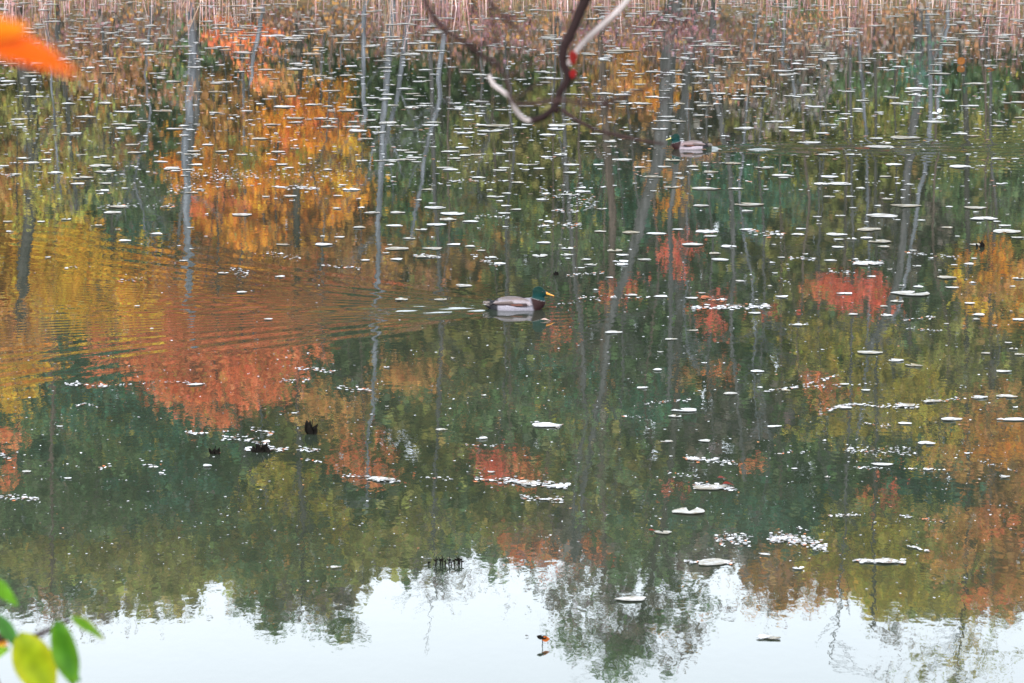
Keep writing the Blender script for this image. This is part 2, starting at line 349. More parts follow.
tr('pine_tree', 'dark pine whose layered top is mirrored in the white sky at the left', 90, [(300, 0), (298, 300), (302, 500), (300, 615)], (9, 2), 'dark',
   [(290, 565, 54, 28, 'G', 1.4), (262, 602, 26, 16, 'G', 1.5), (305, 600, 44, 20, 'GR', 1.5), (276, 624, 34, 9, 'G', 1.5), (343, 612, 15, 20, 'G', 1.6), (344, 632, 14, 4, 'G', 1.4), (312, 610, 10, 16, 'G', .9), (240, 608, 8, 8, 'GR', .5)], nl=16, size=.15)
tr('bare_tree', 'bare upright sapling mirrored as a thin dark line in the sky, lower right', 86, [(872, 0), (876, 300), (874, 540), (874, 632)], (3, 3), 'dark', [], twigs=6)
tr('bare_tree', 'thin crooked bare sapling mirrored lower right beside the dark line sapling', 86, [(850, 0), (855, 300), (845, 560), (842, 615), (832, 662)], (3, 1.5), 'mid', [], twigs=6)
# coloured crowns
tr('maple_tree', 'fiery orange maple mirrored upper left between the blue grey trunk and the slim trunks', 86, None, 5, 'dark', [(330, 108, 32, 28, 'OR', 1.6), (290, 130, 40, 34, 'OR', .9), (315, 125, 34, 20, 'C', 1.0), (350, 165, 22, 22, 'YO', 1.2), (300, 165, 34, 16, 'OY', .9), (280, 190, 60, 16, 'OR', 1.1), (345, 195, 26, 20, 'OR', 1.1)], nl=10)
tr('maple_tree', 'orange and olive maple mirrored right beside the blue grey trunk', 87, None, 5, 'dark', [(225, 120, 30, 34, 'OB', .9), (210, 165, 26, 30, 'OR', 1.2), (220, 205, 30, 22, 'C', .8), (250, 150, 24, 26, 'O', .9), (175, 165, 18, 34, 'OR', .7), (240, 225, 50, 16, 'OR', .9)], nl=9)
tr('maple_tree', 'red leaved maple mirrored low beside the pale snag', 82, None, 3, 'brown', [(235, 38, 22, 18, 'C', 1.1), (262, 55, 14, 22, 'C', .8), (285, 78, 26, 18, 'OB', .8)], nl=4)
tr('maple_tree', 'broad russet maple mirrored behind the near duck', 90, None, 6, 'mid', [(300, 255, 90, 26, 'OB', 1.2), (230, 275, 70, 26, 'OB', 1.2), (300, 280, 60, 18, 'C', .8), (340, 298, 50, 14, 'C', 1.2), (390, 300, 60, 24, 'B', .9), (200, 305, 55, 18, 'OB', 1.0), (300, 320, 110, 12, 'OB', 1.0), (210, 330, 70, 14, 'C', .9)], nl=10)
tr('maple_tree', 'golden orange maple, the brightest crown mirrored at the left', 86, None, 6, 'dark', [(105, 300, 56, 28, 'YO', 1.8), (110, 262, 50, 22, 'YO', .9), (160, 290, 40, 24, 'OR', 1.1), (75, 255, 40, 30, 'YO', 1.2), (60, 290, 34, 26, 'YO', 1.0), (130, 275, 40, 22, 'OR', 1.2), (150, 308, 26, 18, 'C', 1.2), (100, 325, 60, 10, 'OB', 1.0)], nl=9)
tr('maple_tree', 'amber maple mirrored at the left edge below the golden one', 85, None, 5, 'dark', [(18, 350, 34, 20, 'OR', 1.4), (22, 375, 24, 24, 'YO', 1.5), (20, 400, 20, 12, 'YO', 1.3), (2, 450, 8, 38, 'C', 1.2), (30, 220, 30, 16, 'OY', .8), (18, 180, 24, 20, 'OB', .8)], nl=7)
tr('maple_tree', 'coral red maple mirrored widest, just above the dark floating clumps', 87, None, 6, 'dark', [(130, 355, 46, 20, 'C', 1.5), (200, 365, 60, 26, 'C', 1.8), (250, 345, 80, 16, 'C', 1.2), (215, 398, 40, 18, 'C', 1.5), (280, 380, 34, 24, 'C', 1.5), (260, 352, 60, 12, 'C', 1.2), (215, 414, 24, 8, 'C', 1.2), (180, 385, 18, 10, 'C', 1.1)], nl=12)
tr('maple_tree', 'dull orange maple mirrored right of the coral one', 89, None, 4, 'brown', [(340, 405, 30, 30, 'OB', .9), (355, 452, 32, 20, 'C', .75), (375, 470, 24, 12, 'C', .6), (395, 385, 30, 20, 'OB', .7), (310, 410, 20, 20, 'OB', .6), (410, 380, 26, 22, 'OB', .8)], nl=6)
tr('maple_tree', 'small scarlet maple mirrored below the near duck', 88, None, 3, 'brown', [(485, 458, 17, 13, 'R', 1.5), (500, 474, 12, 8, 'R', 1.3), (528, 455, 12, 16, 'C', .7), (528, 480, 10, 8, 'C', .5)], nl=4)
tr('maple_tree', 'sparse scarlet sapling mirrored right of the near duck', 84, None, 2.5, 'brown', [(563, 325, 6, 18, 'R', .8), (615, 290, 10, 8, 'R', 1.0), (633, 286, 8, 12, 'R', .8), (611, 305, 6, 10, 'C', .6)], nl=4)
tr('maple_tree', 'scarlet leaved maple mirrored below the far duck', 84, None, 3, 'brown', [(668, 250, 14, 16, 'R', .9), (680, 268, 8, 6, 'R', 1.3), (711, 320, 8, 18, 'R', .8), (720, 300, 8, 6, 'R', 1.0), (672, 195, 10, 18, 'OR', .8)], nl=4)
tr('maple_tree', 'bright scarlet maple mirrored right of centre in open olive water', 85, None, 3.5, 'brown', [(835, 288, 26, 8, 'R', 1.7), (862, 282, 22, 8, 'R', 1.6), (840, 302, 22, 8, 'R', 1.1), (882, 300, 8, 16, 'R', 1.4), (812, 290, 8, 12, 'C', .9), (890, 308, 12, 8, 'R', .8), (775, 315, 6, 6, 'R', .8)], nl=5)
tr('maple_tree', 'copper orange maple mirrored at the right edge under the black lump', 86, None, 5, 'brown', [(985, 262, 34, 18, 'OR', .9), (1000, 285, 40, 20, 'OB', 1.2), (1010, 310, 26, 16, 'OR', .9), (965, 290, 20, 20, 'YO', .6)], nl=6)
tr('maple_tree', 'rust brown maple mirrored low at the right edge', 86, None, 5, 'brown', [(960, 440, 24, 34, 'OB', .8), (1000, 440, 26, 30, 'OR', .7), (990, 390, 24, 20, 'OB', .6), (960, 540, 34, 34, 'OB', .9), (1000, 590, 30, 20, 'C', .6), (1010, 520, 26, 26, 'C', .45), (1030, 460, 20, 60, 'OB', .8)], nl=9)
tr('hickory_tree', 'mustard yellow tree mirrored right of centre above the lower right sky', 88, None, 5, 'dark', [(850, 345, 60, 22, 'OY', 1.0), (880, 385, 60, 24, 'OY', 1.1), (850, 430, 50, 22, 'OY', 1.0), (920, 410, 34, 30, 'Y', .8), (950, 350, 34, 30, 'O', .9), (930, 445, 30, 16, 'Y', .8)], nl=10)
tr('hickory_tree', 'olive yellow tree mirrored lowest at the right, over the pale sky', 89, None, 6, 'dark', [(860, 560, 60, 40, 'OY', 1.2), (910, 580, 50, 34, 'OY', 1.2), (890, 520, 60, 20, 'O', .9), (830, 590, 30, 22, 'OB', .8), (960, 600, 40, 16, 'O', .7), (780, 575, 34, 26, 'OB', .8), (765, 600, 22, 16, 'OB', .7), (790, 610, 26, 10, 'OR', .4)], nl=10)
tr('maple_tree', 'small red topped tree mirrored among the dark greens right of centre', 87, None, 3, 'brown', [(818, 385, 14, 10, 'C', .9), (828, 398, 10, 8, 'C', .8), (884, 492, 6, 12, 'R', 1.1), (748, 460, 8, 10, 'C', .8), (725, 372, 10, 10, 'C', .7), (675, 488, 8, 5, 'R', .8), (870, 498, 6, 6, 'C', .8), (700, 380, 14, 10, 'OB', .8)], nl=5)
tr('maple_tree', 'rusty red tree mirrored low in the middle beside the row of dead stalks', 88, None, 3, 'brown', [(525, 548, 26, 14, 'C', .7), (548, 562, 18, 10, 'C', .7), (592, 550, 10, 12, 'C', .8), (575, 566, 10, 6, 'C', .6), (510, 535, 26, 10, 'B', .8)], nl=5)
tr('oak_tree', 'russet brown oak mirrored behind the overhanging branch', 85, None, 4, 'brown', [(640, 75, 30, 22, 'OB', 1.1), (620, 98, 34, 18, 'OB', .9), (660, 98, 16, 20, 'OR', .7), (655, 160, 20, 26, 'OB', .6), (700, 155, 20, 16, 'B', .6)], nl=5)
tr('hemlock_tree', 'teal green hemlock mirrored right below the far duck', 92, None, 5, 'dark', [(725, 185, 50, 24, 'T', 1.6), (760, 205, 40, 22, 'T', 1.4), (775, 185, 24, 22, 'T', 1.2)], nl=8)
tr('hemlock_tree', 'dark teal hemlock mirrored wide at the left, lower half', 92, None, 7, 'dark', [(60, 385, 40, 26, 'T', 1.3), (120, 410, 90, 24, 'T', 1.5), (80, 440, 80, 26, 'G', 1.5), (180, 440, 60, 30, 'T', 1.1), (60, 490, 70, 30, 'G', 1.4), (160, 500, 70, 30, 'T', 1.2)], nl=14, size=.15)
tr('hemlock_tree', 'deep green hemlock mirrored upper left behind the blue grey trunk', 91, None, 5, 'dark', [(145, 195, 34, 34, 'G', 1.4), (110, 160, 22, 24, 'G', 1.0), (125, 225, 26, 16, 'T', 1.1), (50, 322, 12, 14, 'T', 1.3)], nl=7)
tr('hemlock_tree', 'dense green hemlock mirrored between the slim trunks and the near duck', 91, None, 6, 'dark', [(430, 195, 40, 30, 'G', 1.3), (430, 230, 30, 20, 'T', 1.4), (480, 215, 50, 30, 'G', 1.1), (400, 140, 40, 34, 'G', .8), (470, 150, 30, 40, 'O', .8)], nl=10)
tr('hemlock_tree', 'broad deep green hemlock mirrored under and right of the near duck', 92, None, 6, 'dark', [(560, 380, 50, 26, 'T', 1.2), (540, 405, 40, 22, 'G', 1.3), (640, 400, 50, 26, 'T', 1.2), (470, 410, 50, 24, 'G', 1.2), (570, 240, 50, 26, 'G', 1.1), (590, 200, 20, 30, 'T', 1.2), (680, 520, 60, 20, 'T', 1.4), (640, 540, 40, 20, 'G', 1.2), (760, 500, 40, 30, 'T', .9)], nl=14)
tr('oak_tree', 'leafy green oak mirrored at the upper right', 89, None, 6, 'dark', [(850, 85, 34, 18, 'G', 1.1), (880, 115, 60, 16, 'O', 1.1), (960, 90, 50, 20, 'G', .9), (980, 140, 50, 30, 'O', .9), (970, 200, 50, 30, 'G', 1.1), (920, 80, 20, 20, 'T', .9)], nl=10)
tr('oak_tree', 'yellowish green oak mirrored across the middle of the left sky edge', 91, None, 6, 'dark', [(120, 555, 100, 22, 'O', 1.3), (50, 560, 60, 20, 'O', 1.1), (210, 560, 60, 20, 'O', 1.2), (300, 520, 60, 26, 'OY', .9), (240, 530, 60, 20, 'G', 1.2), (380, 545, 60, 20, 'O', 1.1), (290, 475, 36, 18, 'OY', .9), (450, 525, 60, 20, 'O', 1.2), (100, 520, 60, 20, 'G', 1)], nl=14, size=.15)
tr('shrub', 'purplish red shrub on the far shore mirrored behind the pale twig', 79.5, None, 2, 'brown', [(645, 30, 36, 18, 'P', 1.3), (695, 30, 30, 16, 'P', 1.1), (600, 42, 24, 12, 'P', .8)], cat='shrub', nl=8, size=.1)
tr('shrub', 'mauve shrub on the far shore mirrored right of the pale snag', 79.2, None, 2, 'brown', [(490, 30, 34, 16, 'P', 1.0), (460, 22, 30, 16, 'P', .9)], cat='shrub', nl=6, size=.1)
tr('shrub', 'dark brown shrub on the far shore mirrored above the thin white trunk', 79.6, None, 2, 'brown', [(795, 12, 26, 12, 'G', 1.3), (815, 30, 20, 14, 'B', .9)], cat='shrub', nl=6, size=.1)
tr('shrub', 'brown twiggy shrub mirrored under the orange near leaf', 80, None, 2, 'brown', [(120, 70, 50, 18, 'B', .9), (60, 50, 40, 16, 'B', .8), (150, 90, 40, 14, 'B', .7)], cat='shrub', nl=8, size=.1)
tr('shrub', 'rust brown shrub on the far shore mirrored right of the far duck', 80.5, None, 2, 'brown', [(750, 75, 30, 26, 'B', .6), (820, 70, 26, 24, 'GR', .7), (775, 110, 40, 20, 'GR', .6)], cat='shrub', nl=8, size=.12)
tr('bare_tree', 'twiggy half bare tree mirrored in the white sky at the lower left edge', 88, [(60, 0), (52, 300), (50, 520), (50, 630)], (6, 1.5), 'brown', [(50, 605, 10, 24, 'B', .9), (30, 612, 26, 16, 'GR', .25), (100, 610, 40, 14, 'GR', .3), (90, 620, 26, 14, 'GR', .3), (150, 615, 30, 14, 'GR', .15)], twigs=16, nl=10, size=.12)
tr('bare_tree', 'grey twiggy treetop mirrored around the row of dead stalks', 88, [(430, 0), (440, 300), (434, 500), (436, 600)], (5, 1.5), 'mid', [(435, 585, 26, 22, 'GR', .45), (460, 575, 22, 20, 'GR', .35), (500, 570, 14, 8, 'GR', .4), (500, 600, 20, 14, 'GR', .06)], twigs=16, nl=10, size=.11)
tr('bare_tree', 'scraggly olive topped tree mirrored at the lower right corner', 88, [(960, 0), (965, 300), (962, 560), (958, 675)], (6, 2), 'dark', [(925, 652, 16, 8, 'O', 1.0), (960, 640, 12, 30, 'OY', .7), (900, 640, 30, 14, 'GR', .3), (985, 655, 40, 22, 'O', .35), (940, 672, 34, 8, 'O', .6), (885, 665, 20, 14, 'GR', .25), (1010, 620, 20, 20, 'O', .4)], twigs=16, nl=14, size=.12)
for a, k in T: make_tree(*(list(a[:4]) + [a[4] * .45] + list(a[5:]) if a[3] is None else a), **k)
# slim trunks standing back in the wood
for i in range(18):
    x = -60 + 1150 * (i + random.random()) / 18; D = random.uniform(92, 103); top = random.uniform(260, 560)
    dx = random.uniform(-25, 25)
    make_tree('slim_tree', 'slim bare trunk standing back in the dim wood across the pond', D,
              [(x, 0), (x + dx * .3 + random.uniform(-4, 4), top * .4), (x + dx * .7 + random.uniform(-5, 5), top * .7), (x + dx, top)], (random.uniform(2, 4.5), 1.2),
              random.choice(['light', 'mid', 'brown', 'mid']), [], group='slim trunks back in the wood across the pond', twigs=random.randint(6, 12))
# leafless understory whose fine crooked branches cross the coloured crowns
for (x, top, dd, bk) in [(560, 330, 84, 'mid'), (585, 500, 87, 'brown'), (625, 470, 86, 'mid'), (650, 540, 88, 'brown'), (690, 360, 84.5, 'light'), (705, 520, 87, 'mid'), (745, 440, 86, 'light'), (760, 540, 88, 'mid'), (800, 380, 85, 'brown'), (820, 500, 88, 'mid'),
                        (860, 440, 87, 'light'), (935, 480, 88, 'brown'), (985, 420, 86, 'mid'), (510, 440, 88, 'mid'), (455, 380, 87, 'brown'), (320, 360, 86, 'mid'), (250, 480, 89, 'mid'), (150, 250, 84, 'light'), (110, 180, 84, 'mid'), (330, 210, 85, 'brown'), (480, 200, 84, 'mid'), (600, 150, 84, 'brown')]:
    q = [(x + random.uniform(-14, 14), 0)]
    for f_ in (.3, .5, .7, .85, 1): q.append((x + random.uniform(-12, 12) * f_ + (x - 600) * .02 * f_, top * f_))
    make_tree('bare_sapling', 'thin leafless sapling with crooked branches in front of the far wood', dd, q, (random.uniform(2.2, 3.6), 1.2), bk, [], group='thin leafless saplings on the far bank', twigs=random.randint(16, 26))
# the mass of the wood behind
HOLES = [(590, 330, 9, 16), (577, 345, 6, 14), (648, 428, 9, 26), (652, 455, 12, 8), (636, 325, 5, 10), (705, 395, 9, 18), (726, 450, 9, 14), (800, 470, 18, 16), (826, 425, 11, 20), (400, 445, 16, 18), (412, 455, 10, 18), (385, 436, 10, 12),
         (390, 377, 7, 5), (361, 394, 4, 7), (96, 442, 12, 12), (138, 414, 12, 8), (122, 395, 14, 10), (280, 500, 7, 12), (405, 500, 6, 9), (345, 505, 4, 7), (950, 482, 8, 10), (968, 485, 5, 12), (745, 510, 8, 10), (1012, 436, 12, 10),
         (850, 490, 5, 8), (560, 205, 12, 10), (340, 455, 4, 10), (740, 560, 12, 12), (725, 572, 12, 8), (500, 520, 8, 10), (545, 520, 12, 7), (415, 520, 8, 8), (690, 470, 24, 10), (600, 487, 6, 12), (776, 365, 6, 10), (860, 445, 12, 5)]
OUT = np.array([(-300, 590), (0, 606), (40, 612), (80, 612), (140, 616), (190, 602), (222, 582), (260, 600), (330, 606), (352, 585), (380, 576), (420, 566), (440, 560), (470, 556), (500, 556), (540, 562), (590, 566), (640, 580), (700, 566), (740, 575), (770, 590), (800, 592), (840, 584), (870, 608), (930, 626), (980, 622), (1030, 612), (1400, 600)], float)
def wood_seeds():
    s = [(0, 80, 'O'), (100, 60, 'OB'), (180, 80, 'G'), (60, 160, 'OB'), (100, 210, 'G'), (30, 260, 'YO'), (20, 330, 'OR'), (100, 350, 'T'), (200, 340, 'C'), (230, 100, 'OB'), (300, 60, 'G'), (300, 140, 'OR'), (280, 220, 'OR'), (350, 260, 'OB'),
         (420, 80, 'G'), (400, 150, 'G'), (450, 260, 'OB'), (420, 320, 'O'), (350, 360, 'G'), (500, 60, 'G'), (540, 100, 'O'), (520, 170, 'O'), (560, 280, 'G'), (500, 320, 'O'), (460, 370, 'O'), (500, 410, 'G'), (430, 450, 'O'), (520, 500, 'O'), (600, 470, 'O'), (650, 560, 'G'),
         (50, 420, 'T'), (150, 450, 'G'), (230, 470, 'G'), (60, 520, 'G'), (160, 560, 'O'), (300, 450, 'O'), (350, 500, 'G'), (400, 540, 'O'), (280, 560, 'O'), (470, 550, 'G'), (640, 60, 'OB'), (700, 120, 'GR'), (700, 190, 'T'), (780, 60, 'GR'), (780, 140, 'O'), (860, 90, 'G'), (900, 160, 'O'),
         (960, 100, 'G'), (1000, 180, 'G'), (830, 220, 'O'), (920, 230, 'GR'), (1000, 240, 'O'), (780, 260, 'O'), (700, 280, 'G'), (660, 330, 'G'), (720, 350, 'G'), (790, 330, 'O'), (650, 400, 'G'), (720, 430, 'GR'), (700, 480, 'G'), (780, 470, 'G'), (860, 470, 'G'), (920, 480, 'T'), (900, 300, 'G'),
         (950, 350, 'O'), (1000, 360, 'O'), (1000, 480, 'OB'), (800, 530, 'T'), (800, 570, 'B'), (860, 560, 'OY'), (940, 560, 'O'), (1000, 560, 'OB'), (720, 560, 'GR'), (560, 560, 'GR'), (900, 390, 'OY'), (1100, 200, 'G'), (1150, 400, 'OB'), (1150, 540, 'G'), (-100, 200, 'OB'), (-100, 400, 'G'), (-120, 540, 'T'), (1100, 80, 'B')]
    return s
sd_ = wood_seeds(); sp = np.array([(a, b_) for a, b_, _ in sd_], float)
N = 480000
px = RNG.uniform(-260, 1290, N); py = RNG.uniform(-60, 620, N)
lim = np.interp(px, OUT[:, 0], OUT[:, 1]) + 12 * np.sin(px * .11) * np.sin(px * .037) + RNG.normal(0, 7, N) + 6 * np.sin(px * .5)
ok = py < lim
for (a, b_, r1, r2) in HOLES: ok &= (((px - a) / r1) ** 2 + ((py - b_) / r2) ** 2 + RNG.uniform(-.7, 1.6, N)) > .8
ok &= ~((py > 540) & (RNG.uniform(0, 1, N) < (py - 540) / 160))
px, py = px[ok], py[ok]; n = len(px); D = RNG.uniform(97, 113, n)
u = (px - 512) / F; v = (341.5 - py) / F
dy_ = ca + v * sa; dz_ = -sa + v * ca; t = D / dy_
P = np.stack([u * t, D, -(H + dz_ * t)], 1)
jx = px + 16 * np.sin(py * .09 + px * .03) + RNG.normal(0, 12, n); jy = py + 22 * np.sin(px * .07) * np.sin(px * .19 + 1) + RNG.normal(0, 12, n)
best = np.full(n, 1e9); idx = np.zeros(n, int)
for k in range(len(sp)):
    d2 = ((jx - sp[k, 0]) * .9) ** 2 + (jy - sp[k, 1]) ** 2; q = d2 < best; best[q] = d2[q]; idx[q] = k
pal = np.array([C[c] for _, _, c in sd_])
clump = .8 + .35 * np.sin(px * .13 + 2 * np.sin(py * .05)) * np.sin(py * .17 + 1.3 * np.sin(px * .06))
cols = np.clip(pal[idx] * clump[:, None] * RNG.uniform(.45, 1.55, (n, 1)) * (1 + RNG.normal(0, .1, (n, 3))), .01, .9)
g = P[:, 2] > ground_z(P[:, 0], P[:, 1]) + .2
tag(cloud('woodland', P[g], RNG.uniform(.22, .42, g.sum()), cols[g], M_FOL), 'dim mass of green and russet woodland filling the far side of the pond', 'woodland', kind='stuff')
# low growth on the far bank
n = 42000; ux = RNG.uniform(-40, 40, n); uy = RNG.uniform(80.3, 98, n); gz_ = ground_z(ux, uy)
hh = RNG.uniform(0, 1, n) ** 1.3 * (1.1 + .7 * np.sin(ux * 1.3 + uy) * np.sin(ux * .5 + 2)); kk = (np.sin(ux * 1.1 + 2 * np.sin(uy * .7)) + np.sin(ux * .43 + uy * .9) + RNG.normal(0, .5, n))
kk = np.where(ux > 3.5, np.clip(kk, -.9, 1.6), kk); uc = np.where(kk[:, None] < -.8, C['P'], np.where(kk[:, None] < .3, C['B'], np.where(kk[:, None] < 1.7, C['GR'], C['OB']))) * RNG.uniform(.4, 1.5, (n, 1))
tag(cloud('undergrowth', np.stack([ux, uy, gz_ + .05 + np.clip(hh, 0, 3)], 1), RNG.uniform(.08, .2, n), np.clip(uc, .01, .9), M_FOL), 'low tangled russet and green undergrowth on the far bank', 'undergrowth', kind='stuff')
# reeds along the far shore
n = 2200
mbx = []; 
rx_ = RNG.uniform(-26, 26, n); ry_ = np.where(RNG.uniform(0, 1, n) < .12, RNG.uniform(70.5, 74, n), RNG.uniform(74, 80.5, n))
dens = .55 + .45 * np.sin(rx_ * .9) * np.sin(rx_ * .37 + 1); hgt = RNG.uniform(.3, 1.9, n) * (.65 + .35 * dens) * np.where(ry_ < 74, .55, 1)
lean = RNG.normal(0, .09, (n, 2)); pxr = 512 + rx_ / 77 * F; hgt *= np.clip(.55 + .5 * np.sin(pxr * .031 + 1) + .35 * np.sin(pxr * .083), .25, 1.25) * np.where((pxr > 590) & (pxr < 720), .5, 1) * np.where((pxr > 780) & (pxr < 830), .5, 1) * np.where((pxr > 215) & (pxr < 290), .6, 1); lean[:, 0] *= np.where(RNG.uniform(0, 1, n) < .12, 3.5, 1)
wd = RNG.uniform(.008, .02, n)
pc = np.array([(.48, .27, .24), (.42, .22, .24), (.45, .31, .22), (.28, .15, .12), (.62, .45, .42), (.5, .22, .15), (.3, .28, .12)])
right = rx_ > 2; pk = RNG.choice(7, n, p=[.24, .2, .12, .14, .18, .08, .04]); cr = pc[pk] * RNG.uniform(.4, 1.6, (n, 1))
VV = []; FF = []
for j in range(3):
    pass
base = np.stack([rx_, ry_, np.full(n, -.15)], 1); tip = base + np.stack([lean[:, 0] * hgt, lean[:, 1] * hgt, hgt + .15], 1)
ang = RNG.uniform(0, 2 * PI, n)
R3 = [np.stack([np.cos(ang + k * 2.094) * wd, np.sin(ang + k * 2.094) * wd, np.zeros(n)], 1) for k in range(3)]
Vr = np.stack([base + R3[0], base + R3[1], base + R3[2], tip + R3[0] * .35, tip + R3[1] * .35, tip + R3[2] * .35], 1).reshape(-1, 3)
o6 = (np.arange(n) * 6)[:, None]
Fr = np.concatenate([o6 + np.array([[a, (a + 1) % 3, (a + 1) % 3 + 3, a + 3]]) for a in range(3)])
tag(mesh_obj('reeds', Vr, Fr, M_REED, None, False, np.repeat(cr, 6, axis=0)), 'dry pinkish tan reeds thick along the far shore', 'reeds', kind='stuff')

# ------------------------------------------------------------------ lily pads
def pad_mesh(i, cracked=False):
    rnd = random.Random(100 + i); n = 18; V = [(0, 0, .004)]; Fc = []
    rim = rnd.uniform(.0, .006); a0 = rnd.uniform(0, 6.28); no = rnd.uniform(.12, .3) if i % 3 else .0
    for ring, rr in ((0, .55), (1, .9), (2, 1.0)):
        for k in range(n + 1):
            q = a0 + no + (2 * PI - 2 * no) * k / n
            r_ = .5 * rr * (1 + .07 * math.sin(3 * q + i) + .06 * math.sin(5 * q + i * 2) + rnd.uniform(-.07, .07))
            z = (.004, .005, .006 + rim * (.5 + .5 * math.sin(2 * q + i)))[ring]
            V.append((r_ * math.cos(q), r_ * math.sin(q), z))
    for k in range(n):
        Fc.append((0, 1 + k, 2 + k))
        for r_ in (0, 1):
            a = 1 + r_ * (n + 1) + k; Fc.append((a, a + n + 1, a + n + 2, a + 1))
    me = bpy.data.meshes.new('lily_pad'); me.from_pydata(V, [], Fc); me.polygons.foreach_set('use_smooth', [True] * len(Fc)); return me
m, nt, b = mat('lily_pad')
oi = nt.nodes.new('ShaderNodeObjectInfo'); tc = nt.nodes.new('ShaderNodeTexCoord')
n_ = nt.nodes.new('ShaderNodeTexNoise'); n_.inputs['Scale'].default_value = 3.5; n_.inputs['Detail'].default_value = 3
va = nt.nodes.new('ShaderNodeVectorMath'); va.operation = 'ADD'; link(nt, tc.outputs['Object'], va.inputs[0]); link(nt, oi.outputs['Location'], va.inputs[1]); link(nt, va.outputs[0], n_.inputs['Vector'])
add = nt.nodes.new('ShaderNodeMath'); add.operation = 'MULTIPLY_ADD'; link(nt, oi.outputs['Random'], add.inputs[0]); add.inputs[1].default_value = .4; link(nt, n_.outputs['Fac'], add.inputs[2]); sb = nt.nodes.new('ShaderNodeMath'); sb.operation = 'SUBTRACT'; link(nt, add.outputs[0], sb.inputs[0]); sb.inputs[1].default_value = .24
r = nt.nodes.new('ShaderNodeValToRGB'); e = r.color_ramp.elements
e[0].position = .25; e[0].color = (.16, .13, .08, 1); e[1].position = .45; e[1].color = (.34, .34, .33, 1); q = e.new(.7); q.color = (.56, .56, .59, 1)  # pale greys put the white sky glare into the pads' colour; brown is blemish
link(nt, sb.outputs[0], r.inputs['Fac']); link(nt, r.outputs['Color'], b.inputs['Base Color'])
b.inputs['Roughness'].default_value = .3; b.inputs['Specular IOR Level'].default_value = .9
M_PAD = m
PADM = [pad_mesh(i) for i in range(12)]
for me in PADM: me.materials.append(M_PAD)
PL = [(10,64,18),(32,73,16),(19,119.5,18),(72,134,20),(132,145,14),(161,162,15),(32,163,16),(3,127,8),(92,81,10),(165,39,17),(190,54,14),(135,57,12),(215,92,14),(215,113,12),(125,112,22),(163,111,20),(208,145,12),(85,117,20),(100,166,22),(188,170,14),(242,155,12),(88,68,15),(108,73,14),(160,54,14),(240,72,12),
(346,43,22),(272,36,22),(312,54,20),(296,64,15),(274,79,10),(331,91,20),(312,105,16),(285,107,22),(350,110,24),(385,68,15),(385,99,15),(357,131,20),(366,139,16),(378,161,10),(406,160,22),(362,161,12),(440,32,24),(428,51,25),(412,94,16),(419,96,12),(412,107,14),(455,109,16),(465,133,18),(495,126,34),(490,131,28),(448,152,16),(475,155,14),(500,154,14),(480,75,16),(468,70,16),(470,105,12),(500,110,12),(410,55,20),(289,168,10),(450,170,16),
(588,142,18),(571,165,16),(557,125,20),(622,95,18),(551,73,12),(638,77,8),(622,73,12),(590,55,16),(622,51,34),(712,44,20),(728,46,22),(668,73,15),(735,63,18),(740,96,16),(755,97,12),(677,104,18),(667,117,18),(743,129,18),(622,160,20),(612,147,10),(530,165,16),(705,106,18),
(776,47,16),(817,51,18),(848,32,12),(885,53,18),(870,59,14),(797,64,12),(835,64,10),(783,71,22),(807,95,20),(817,107,18),(831,111,18),(776,122,18),(786,128,18),(797,131,16),(809,143,24),(889,97,12),(900,104,20),(917,108,14),(935,122,24),(940,74,24),(947,43,18),(975,33,16),(975,84,24),(949,101,16),(970,106,20),(945,116,10),(905,138,30),(880,147,30),(832,153,18),(960,134,16),(973,136,14),(998,159,16),(960,167,22),(950,158,14),(917,89,24),(962,34,14),
(55,173,16),(82,178,22),(78,184,14),(103,191,14),(118,207,20),(97,226,12),(8,222,10),(10,232,8),(41,222,8),(242,215,20),(113,213,18),(183,261,9),(105,172,20),(200,190,12),(192,193,14),
(395,226,17),(435,208,22),(453,214,24),(448,220,17),(436,225,20),(470,222,17),(409,239,14),(397,249,24),(433,249,20),(427,257,24),(454,245,14),(491,258,13),(463,286,18),(441,300,13),(401,300,13),(351,190,18),(338,196,10),(324,245,18),(283,245,14),(372,213,16),(398,213,15),(427,190,12),(478,178,14),(495,197,18),(500,264,12),
(572,195,18),(583,192,16),(518,183,14),(516,210,12),(549,222,10),(600,232,12),(631,233,18),(656,234,20),(615,251,16),(621,262,16),(645,260,14),(544,243,14),(540,256,16),(653,177,20),(692,245,22),(729,247,16),(715,254,12),(720,260,18),(701,206,16),(705,189,28),(735,189,16),(661,297,15),(750,205,30),(748,230,16),(706,232,22),(613,333,18),(693,331,12),(622,265,14),(609,278,9),
(829,197,12),(783,176,24),(829,177,18),(840,184,24),(905,206,30),(975,208,22),(983,219,26),(882,216,32),(869,230,26),(837,235,22),(798,235,14),(880,242,24),(884,247,12),(1006,232,28),(1018,238,14),(947,228,12),(868,264,30),(947,278,20),(845,294,16),(911,294,40),(897,302,14),(887,316,12),(1018,279,12),(952,288,14),(977,245,14),
(195,385,16),(60,427,7),(68,479,8),(382,480,28),(547,426,30),(685,411,26),(730,394,14),(757,372,14),(675,417,14),(667,442,13),(693,460,14),(710,488,35),(545,500,14),(530,484,30),(558,487,22),(870,353,26),(897,361,16),(914,366,18),(1004,372,16),(1020,355,12),(980,398,18),(1006,397,22),(905,406,22),(843,408,18),(951,420,22),(905,424,14),(1014,420,24),(926,444,18),(882,465,22),(774,427,16),(786,391,10),(928,470,11),(932,402,20),
(663,533,18),(631,600,32),(764,638,18),(774,639,14),(798,569,12),(885,562,26),(870,562,18),(900,563,12),(713,563,34),(689,512,34),(765,555,12),(914,548,10),(336,568,12),(1000,420,8),(50,119,8)]
